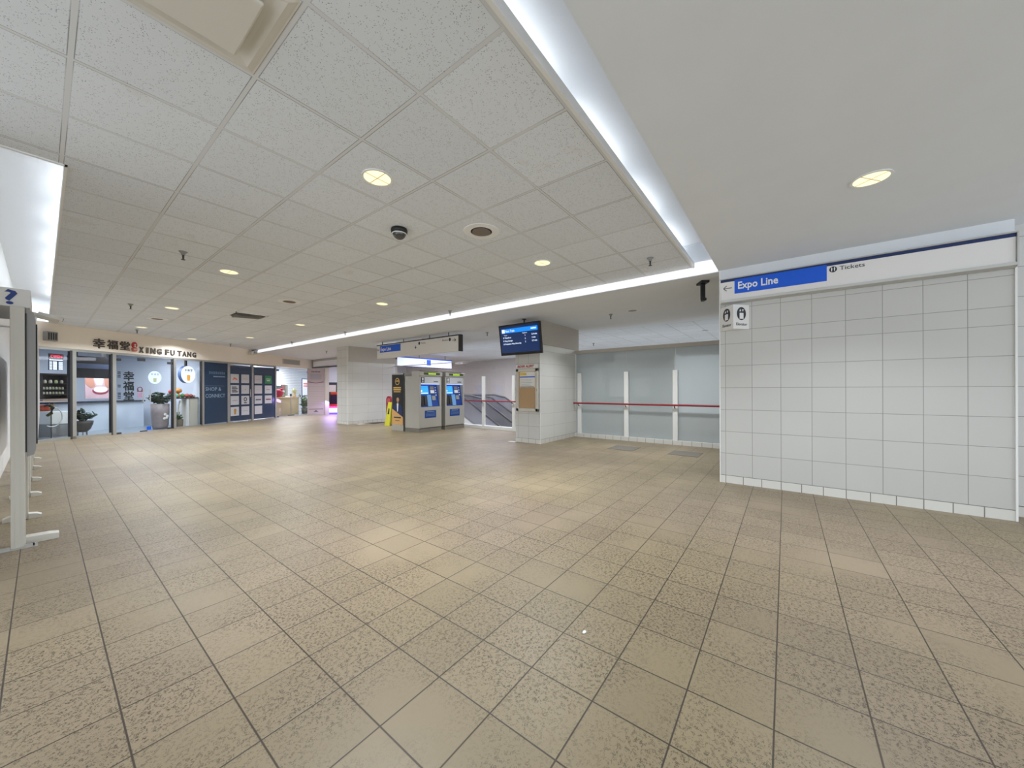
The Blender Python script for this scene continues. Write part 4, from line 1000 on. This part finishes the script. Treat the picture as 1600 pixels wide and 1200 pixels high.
# display shelf with jars
t = thing('display_cabinet', 'dark display cabinet with three rows of little jars inside the tea shop', 'shelf', T(0.93, 1.5, 1.08), SA)
mb = MB(); mb.box(0, 0.58, 0.0, 0.25, 0, 0.03); mb.box(0, 0.58, 0.22, 0.25, 0, 0.75); mb.box(0, 0.03, 0, 0.25, 0, 0.75); mb.box(0.55, 0.58, 0, 0.25, 0, 0.75); mb.box(0, 0.58, 0, 0.25, 0.71, 0.75)
mb.build('case', mat('dark_cabinet', lin(54, 46, 44), 0.5), t)
for z in (0.13, 0.27, 0.45): MB().box(0.03, 0.55, 0.0, 0.22, z, z + 0.012).build('shelf', 'dark', t)
jarm = mat('jar_cream', lin(232, 226, 206), 0.35); jarg = mat('jar_green', lin(206, 218, 160), 0.35)
j0 = None; rows = [(0.462, 4, 0.035, 0.10, 'top'), (0.282, 7, 0.024, 0.075, 'middle'), (0.142, 7, 0.024, 0.075, 'bottom')]
nth = ['first', 'second', 'third', 'fourth', 'fifth', 'sixth', 'seventh']
for (z, n_, r_, h_, rn) in rows:
    for k in range(n_):
        mb = MB(); mb.lathe([(r_ * 0.8, 0), (r_, h_ * 0.2), (r_, h_ * 0.7), (r_ * 0.6, h_ * 0.95), (r_ * 0.6, h_)], seg=14)
        o = mb.build('jar', jarg if (n_ == 7 and k in (3, 5)) or (n_ == 4 and k == 2) else jarm, None, True)
        o.location = T(0.93 + 0.05 + (k + 0.5) * 0.48 / n_, 1.5 + 0.07, 1.08 + z); o.rotation_euler = (0, 0, SA)
        tag(o, 'little round jar on the %s shelf of the dark display cabinet, %s from the left' % (rn, nth[k]), 'jar', 'jars in the display cabinet')
t = thing('wooden_stand', 'tall narrow yellowish wooden upright just inside the shop window', 'stand', T(0.22, 0.62, 0), SA)
MB().box(0, 0.06, 0, 0.06, 0, 1.70).build('upright', mat('pale_wood', lin(206, 180, 120), 0.5), t)
MB().box(-0.1, 0.16, -0.06, 0.14, 0, 0.03).build('foot', 'dark', t)
o = MB().box(0, 0.60, 0, 0.40, 0, 0.05, 0.004).build('wooden_shelf', mat('tan_wood', lin(188, 150, 112), 0.5)); o.location = T(0.90, 1.42, 1.02); o.rotation_euler = (0, 0, SA); tag(o, 'tan wooden shelf board under the dark display cabinet', 'shelf')
t = thing('lounge_chair', 'orange-red tub seat on a white base inside the tea shop', 'chair', T(1.02, 1.72, 0.40), SA)
MB().lathe([(0.12, 0.32), (0.17, 0.35), (0.22, 0.50), (0.21, 0.50), (0.15, 0.38)], (0.18, 0.2, 0), 24).build('seat', mat('orange_red_shell', lin(196, 72, 40), 0.4), t, True)
MB().cyl((0.18, 0.2, 0.16), 0.03, 0.32).build('stem', 'alu', t); MB().cyl((0.18, 0.2, -0.18), 0.04, 0.4).build('stem', 'alu', t)
t = thing('white_counter', 'low white counter block on a grey plinth inside the tea shop left window', 'counter', T(0.96, 1.2, 0), SA)
MB().box(0, 0.45, 0, 0.5, 0.0, 0.36).build('plinth', 'grey', t); MB().box(-0.03, 0.48, -0.03, 0.5, 0.36, 0.72, 0.01).build('cabinet', 'white', t)
t = thing('hose_reel', 'coiled white hose and black fitting on a thin stand inside the left window', 'hose', T(0.22, 0.28, 0), SA)
mb = MB(); mb.tube([(0.0 + 0.16 + 0.20 * math.cos(a), 0, 0.62 + 0.26 * math.sin(a)) for a in [k * math.pi / 12 for k in range(-8, 8)]], 0.012, 8); mb.build('hose', 'white', t, True)
mb = MB(); mb.tube([(0.0, 0.0, 0.92), (0.10, 0, 0.95), (0.17, 0, 0.86), (0.14, 0, 0.72), (0.06, 0, 0.66)], [0.02, 0.035, 0.045, 0.04, 0.03], 10); mb.build('fitting', 'black', t, True)
MB().tube([(0.14, 0, 0.02), (0.14, 0, 0.72)], 0.01, 8).build('stand_pole', 'dark', t); MB().cyl((0.14, 0, 0.012), 0.07, 0.024).build('stand_base', 'white', t)

def plant(name, lab, loc, pot_fn, nleaf, rad, h0, h1, leafw, mat_, seed, clump=0.5, rz=SA):
    rnd = random.Random(seed)
    t = thing(name, lab, 'plant', loc, rz)
    pot_fn(t)
    mb = MB()
    for k in range(nleaf):
        a = rnd.uniform(0, 2 * math.pi); rr = rnd.uniform(0.1, 1) ** 0.6 * rad; top = h0 + (h1 - h0) * rnd.uniform(0.25, 1.0) * (1 - 0.35 * (rr / rad))
        b = Vector((math.cos(a) * rad * 0.15, math.sin(a) * rad * 0.15, h0)); e = Vector((math.cos(a) * rr, math.sin(a) * rr, top))
        mb.tube([b, (b + e) / 2 + Vector((0, 0, 0.04)), e], 0.005, 5)
        for q in range(4):
            p_ = b.lerp(e, 0.45 + 0.18 * q); dr = Vector((rnd.uniform(-1, 1), rnd.uniform(-1, 1), rnd.uniform(-0.2, 0.9))).normalized()
            mb.leaf(p_, p_ + dr * leafw * 2.6, leafw, droop=0.01)
    mb.build('foliage', mat_, t)
    return t
def bowl_pot(t):
    MB().lathe([(0.09, 0.12), (0.16, 0.20), (0.21, 0.36), (0.22, 0.44), (0.19, 0.44), (0.15, 0.40)], seg=28).build('pot', mat('dark_bowl', lin(74, 70, 68), 0.5), t, True)
    for k in range(3): MB().cyl((0.10 * math.cos(k * 2.1), 0.10 * math.sin(k * 2.1), 0.06), 0.018, 0.12).build('caster', 'grey', t)
plant('potted_plant', 'small bushy plant with dark leaves in a dark footed bowl inside the window', T(1.19, 0.55, 0), bowl_pot, 26, 0.27, 0.42, 0.86, 0.045, 'darkgreen', 3)
def barrel_pot(t):
    MB().lathe([(0.17, 0.0), (0.21, 0.10), (0.235, 0.55), (0.235, 0.86), (0.215, 0.86), (0.20, 0.80)], seg=30).build('pot', mat('patterned_pot', lin(150, 140, 142), 0.5, var=0.25, vscale=9), t, True)
    mb = MB()
    for (a, b, c_) in ((-0.04, -0.24, 0.50), (0.03, -0.24, 0.44), (0.0, -0.243, 0.38), (-0.06, -0.235, 0.36)): mb.sph((a, b, c_), 0.04, (1.2, 0.3, 1.1), 10)
    mb.build('white_motif', 'white', t)
plant('potted_plant', 'bushy dark green plant in a tall grey patterned pot behind the glass door', T(3.14, 0.36, 0), barrel_pot, 48, 0.30, 0.84, 1.38, 0.05, 'darkgreen', 5)

t = thing('menu_bulkhead', 'long black menu bulkhead with a blue-grey band above the tea shop counter', 'menu board', T(1.25, 1.0, 1.71), SA)
MB().box(0, 1.02, 0, 0.15, 0, 0.66).build('body', mat('menu_black', lin(34, 32, 36), 0.4), t)
MB().box(0, 1.02, -0.004, 0, 0.29, 0.44).build('blue_band', mat('menu_band', lin(86, 98, 128), 0.4), t)
MB().box(0.10, 0.16, 0.02, 0.12, 0.66, 1.0).build('hanger', 'black', t); MB().box(0.80, 0.86, 0.02, 0.12, 0.66, 1.0).build('hanger', 'black', t)
t = thing('wall_poster', 'pinkish poster of a white bowl held in two hands inside the tea shop', 'poster', T(2.25, 2.0, 1.06), SA)
MB().box(0, 0.70, 0, 0.02, 0, 0.69).build('sheet', mat('poster_pink', lin(208, 176, 184), 0.5, var=0.12, vscale=5), t)
mb = MB(); mb.disc(0.40, 0.26, 0.22, 0.13, -0.004, 0); mb.build('bowl_rim', mat('bowl_red', lin(150, 60, 80), 0.5), t)
mb = MB(); mb.disc(0.40, 0.30, 0.19, 0.10, -0.008, -0.004); mb.build('bowl_inside', 'white', t)
mb = MB(); mb.prism([(0.0, 0.69), (0.20, 0.69), (0.26, 0.40), (0.14, 0.34), (0.0, 0.5)], -0.004, 0); mb.prism([(0.50, 0.69), (0.70, 0.69), (0.70, 0.35), (0.60, 0.34), (0.52, 0.45)], -0.004, 0); mb.build('hands', mat('hands_tone', lin(196, 140, 120), 0.5), t)
mb = MB(); mb.prism([(0.22, 0.69), (0.48, 0.69), (0.44, 0.44), (0.30, 0.44)], -0.004, 0); mb.build('milk_pour', 'white', t)
t = thing('service_counter', 'long white service counter with a dark top edge inside the tea shop', 'counter', T(1.45, 1.9, 0), SA)
MB().box(0, 2.45, 0.05, 0.6, 0.0, 0.92).build('front', mat('counter_blue_white', lin(200, 210, 222), 0.4), t)
MB().box(-0.02, 2.47, 0.0, 0.62, 0.92, 0.97).build('top', 'ink', t)

# round lightbox sign hanging, and side counter with fruit
t = thing('round_sign', 'round white hanging sign with Chinese characters and a drink cup in the shop window', 'sign', T(3.98, 0.22, 1.585), SA)
MB().disc(0.0, 0.32, 0.262, 0.32, 0.0, 0.12).build('drum', mat('drum_blue', lin(84, 110, 158), 0.4), t)
fc = MB().disc(0.0, 0.32, 0.25, 0.31, -0.02, 0.0).build('face', tea, t)
mb = MB()
for i, ch in enumerate('幸福堂'): mb.text(ch, -0.15 + 0.105 * i, -0.022, 0.44, 0.095, 0.001, bold=0.001)
mb.box(-0.15, 0.15, -0.023, -0.02, 0.395, 0.403); mb.build('lettering', 'ink', fc)
mb = MB(); mb.prism([(-0.07, 0.26), (0.07, 0.26), (0.05, 0.09), (-0.05, 0.09)], -0.024, -0.02); mb.disc(0.0, 0.27, 0.07, 0.04, -0.024, -0.02); mb.build('cup_mark', orange, fc)
MB().box(-0.06, 0.0, 0.03, 0.09, 0.63, 1.10).build('hanger', 'dark', t)
t = thing('side_counter', 'narrow pale counter with a dark top behind the right window of the tea shop', 'counter', T(3.42, 0.20, 0), SA)
MB().box(0.62, 0.91, 0, 0.36, 0, 1.02).build('cabinet', mat('cabinet_cream', lin(214, 208, 196), 0.5), t)
MB().box(0.0, 0.92, -0.02, 0.38, 1.02, 1.06).build('top', 'dark', t)
MB().box(0.50, 0.58, 0.0, 0.05, 0, 1.02).build('leg', 'white', t)
MB().prism([(0.30, 0.95), (0.37, 0.95), (0.27, 0.35), (0.20, 0.35)], 0.05, 0.09).build('brace', 'white', t)
for (cc, tx, dd, r_, zz, lab) in ((lin(190, 56, 58), 3.60, 0.42, 0.10, 0.12, 'round red ornament at the left end of the side counter'), (lin(228, 150, 64), 3.82, 0.44, 0.10, 0.16, 'round orange ornament on the side counter behind the glass'), (lin(96, 160, 84), 3.98, 0.44, 0.075, 0.0, 'green ornament beside the orange one on the side counter'),
        (lin(120, 200, 176), 3.56, 0.26, 0.085, 0.0, 'pale mint ornament at the front left of the side counter'), (lin(180, 84, 66), 3.99, 0.27, 0.075, 0.0, 'reddish brown ornament in the middle of the side counter'),
        (lin(156, 70, 60), 4.13, 0.27, 0.065, 0.0, 'brown ornament near the right end of the side counter'), (lin(200, 156, 136), 4.26, 0.30, 0.05, 0.0, 'small beige ornament at the right end of the side counter')):
    mb = MB(); mb.sph((0, 0, r_ * 0.9 + zz), r_, (1.1, 1, 0.9), 14); mb.cyl((0, 0, r_ * 1.85 + zz), 0.008, r_ * 0.4, seg=8)
    if zz: mb.lathe([(r_ * 0.5, 0), (r_ * 0.35, zz + 0.02)], seg=14)
    o = mb.build('ornament', mat('ornament', cc, 0.45), None, True); o.location = T(tx, dd, 1.06); tag(o, lab, 'ornament', 'ornaments on the side counter')
def basket_pot(t):
    MB().lathe([(0.10, 0.0), (0.13, 0.05), (0.14, 0.28), (0.12, 0.28)], seg=20).build('pot', mat('basket_grey', lin(120, 112, 100), 0.7, var=0.3, vscale=40), t)
plant('potted_plant', 'grassy green plant in a grey basket on the floor behind the right window', T(3.62, 0.22, 0), basket_pot, 26, 0.13, 0.26, 0.58, 0.02, 'green', 9)

# ------------------------------------------------------------------ gift shop (bright entrance)
dC = glass_door(8.05, 1.12, 'L', 'door_3', z1=2.30); dD = glass_door(9.18, 1.22, 'R', 'door_4', z1=2.30)
t = thing('shop_counter', 'pale beige wooden counter inside the bright gift shop', 'counter', T(9.0, 0.80, 0), SA)
MB().box(0, 1.66, 0, 0.5, 0, 0.88).build('front', 'beige', t); MB().box(-0.02, 1.68, -0.03, 0.53, 0.88, 0.93).build('top', mat('counter_top', lin(214, 176, 124), 0.4), t)
t = thing('queue_post', 'thin steel post with a round base standing in the gift shop doorway', 'post', T(9.42, 0.32, 0), SA)
MB().cyl((0, 0, 0.015), 0.15, 0.03).build('base', 'dark', t); MB().tube([(0, 0, 0.03), (0, 0, 1.0)], 0.017, 10).build('pole', 'alu', t)
MB().box(-0.06, 0.06, -0.01, 0.01, 1.0, 1.12).build('sign_head', 'ink', t)
mb = MB(); mb.sph((0, 0, 0.22), 0.24, (1.05, 0.5, 0.9), 18); mb.sph((-0.15, 0, 0.42), 0.07, (1, .6, 1), 10); mb.sph((0.15, 0, 0.42), 0.07, (1, .6, 1), 10)
o = mb.build('soft_toy', mat('hot_pink', lin(226, 50, 92), 0.6), None, True); o.location = T(9.35, 0.98, 0.93); tag(o, 'bright pink round soft item on the gift shop counter', 'soft toy')
for (tx, dz, w_, h_, cc, lab) in ((9.74, 1.30, 0.30, 0.30, lin(150, 100, 96), 'dark framed reddish picture on the gift shop counter'), (10.02, 1.02, 0.20, 0.55, lin(150, 158, 150), 'tall grey framed picture behind the gift shop counter'), (9.80, 0.94, 0.24, 0.24, lin(110, 140, 130), 'low greenish framed picture on the gift shop counter')):
    t = thing('picture_frame', lab, 'picture', T(tx, 1.12, dz), SA, 'pictures on the gift shop counter')
    MB().box(0, w_, 0, 0.02, 0, h_).build('frame', 'dark', t); MB().box(0.025, w_ - 0.025, -0.003, 0, 0.025, h_ - 0.025).build('picture', mat('picture', cc, 0.5), t)
t = thing('shelving_unit', 'dark green shelving behind the pink item in the gift shop', 'shelf', T(9.35, 1.4, 0), SA)
MB().box(0, 0.95, 0, 0.3, 0, 1.55).build('unit', mat('shelf_green', lin(84, 104, 100), 0.5), t)
for zz in (0.5, 0.9, 1.25): MB().box(-0.01, 0.96, -0.02, 0.0, zz, zz + 0.03).build('shelf', 'white', t)
t = thing('slatted_wall_panel', 'white slatted display wall at the back of the gift shop', 'wall panel', T(11.6, 2.64, 0), SA)
MB().box(0, 2.8, 0, 0.04, 0, 2.7).build('board', 'white', t)
mb = MB()
for k in range(18): mb.box(0, 2.8, -0.004, 0, 0.9 + k * 0.1, 0.912 + k * 0.1)
mb.build('grooves', 'grey', t)
t = thing('framed_notice', 'dark blue framed notice standing behind the plant in the gift shop', 'sign', T(11.75, 1.40, 0.95), SA)
MB().box(0, 0.62, 0, 0.03, 0, 1.05).build('frame', 'navy', t); MB().box(0.05, 0.57, -0.004, 0, 0.05, 1.0).build('sheet', 'white', t)
mb = MB(); mb.box(0.12, 0.50, -0.007, -0.004, 0.70, 0.78); mb.box(0.12, 0.50, -0.007, -0.004, 0.56, 0.64); mb.build('red_lines', mat('pale_red', lin(222, 110, 110), 0.5), t)
MB().box(0.05, 0.10, 0.0, 0.03, -0.95, 0).build('leg', 'navy', t)
def tub(t): MB().lathe([(0.14, 0), (0.18, 0.32), (0.15, 0.32)], seg=22).build('pot', mat('tub_grey', lin(112, 116, 104), 0.6), t, True)
plant('potted_plant', 'leafy green plant in a grey tub inside the gift shop door', T(10.95, 0.66, 0), tub, 36, 0.34, 0.30, 1.12, 0.06, 'green', 21)
def vase(t): MB().lathe([(0.06, 0), (0.08, 0.1), (0.04, 0.18), (0.05, 0.2)], seg=16).build('vase', 'beige', t, True)
plant('flower_vase', 'yellow-green flowers in a small vase on the beige gift shop counter', T(10.46, 0.90, 0.93), vase, 16, 0.16, 0.18, 0.50, 0.03, mat('yellow_green', lin(190, 190, 90), 0.6, var=0.3, vscale=14), 31)

# roll-up banner
t = thing('pull_up_banner', 'tall pale pink pull-up banner with lines of text between two shop entrances', 'banner', (8.75, 19.62, 0), -0.55)
MB().box(-0.42, 0.42, -0.06, 0.06, 0, 0.06).build('base', 'alu', t)
MB().box(-0.40, 0.40, -0.004, 0.004, 0.06, 2.42).build('sheet', mat('banner_pink', lin(206, 190, 194), 0.5), t)
mb = MB(); 
mb.blocks(-0.20, 2.24, 0.42, 0.07, 6, -0.007, -0.004)
for k in range(12): mb.box(-0.36, 0.36, -0.007, -0.004, 0.52 + 0.09 * k, 0.525 + 0.09 * k)
mb.box(-0.34, 0.34, -0.007, -0.004, 0.30, 0.33); mb.prism([(-0.12, 0.16), (0.12, 0.16), (0.0, 0.27)], -0.007, -0.004)
mb.build('lettering', mat('banner_ink', lin(120, 104, 120), 0.5), t)
mb = MB(); mb.prism([(-0.36, 1.76), (0.0, 1.70), (0.36, 1.76), (0.36, 1.72), (0.0, 1.66), (-0.36, 1.72)], -0.007, -0.004); mb.build('ribbon_line', mat('banner_purple', lin(150, 100, 130), 0.5), t)
MB().box(-0.26, 0.26, -0.007, -0.004, 1.86, 2.16).build('picture', mat('banner_picture', lin(186, 180, 190), 0.5), t)
MB().box(-0.41, 0.41, -0.01, 0.01, 2.42, 2.45).build('top_rail', 'alu', t)

# arcade: red chair and lit sign
t = thing('arcade_chair', 'red and dark blue padded chair in the purple-lit entrance beside the grey pillar', 'chair', (9.98, 20.1, 0), -0.8)
MB().box(-0.30, 0.30, -0.28, 0.28, 0.40, 0.52, 0.04).build('seat', mat('chair_red', lin(214, 50, 60), 0.5), t)
MB().box(-0.30, 0.30, 0.20, 0.32, 0.50, 1.05, 0.05).build('backrest', mat('chair_navy', lin(52, 40, 84), 0.5), t)
MB().box(-0.31, 0.31, 0.18, 0.34, 1.03, 1.18, 0.05).build('headrest', mat('chair_orange', lin(226, 84, 52), 0.5), t)
for a in (-0.26, 0.26):
    for b in (-0.24, 0.24): MB().cyl((a, b, 0.20), 0.018, 0.40).build('leg', 'navy', t)
t = thing('neon_sign', 'low glowing pink and blue floor sign in front of the arcade chair', 'sign', (9.62, 19.45, 0), -0.8)
MB().box(-0.34, 0.34, -0.03, 0.03, 0.03, 0.42).build('panel', mat('neon_white', lin(240, 220, 250), 0.4, emit=lin(236, 214, 255), es=1.0), t)
MB().box(-0.36, 0.36, -0.035, 0.035, 0.0, 0.10).build('blue_bar', mat('neon_blue', lin(70, 60, 230), 0.4, emit=lin(80, 70, 255), es=2.0), t)
MB().box(-0.36, 0.36, -0.035, 0.035, 0.34, 0.44).build('pink_bar', mat('neon_pink', lin(240, 60, 120), 0.4, emit=lin(250, 60, 130), es=1.2), t)
t = thing('arcade_poster', 'dark figure poster standing at the back of the purple-lit entrance', 'poster', (10.15, 20.75, 0), -0.6)
MB().box(-0.3, 0.3, -0.02, 0.02, 0, 1.75).build('board', mat('poster_teal', lin(60, 72, 84), 0.5), t)
MB().box(-0.2, 0.2, -0.024, -0.02, 1.2, 1.6).build('picture', 'white', t)
o = area_light('neon_glow', (9.3, 19.2, 0.75), 0.5, 0.4, 12, (0.45, 0.3, 1.0), (-0.35, -0.45, -0.85))
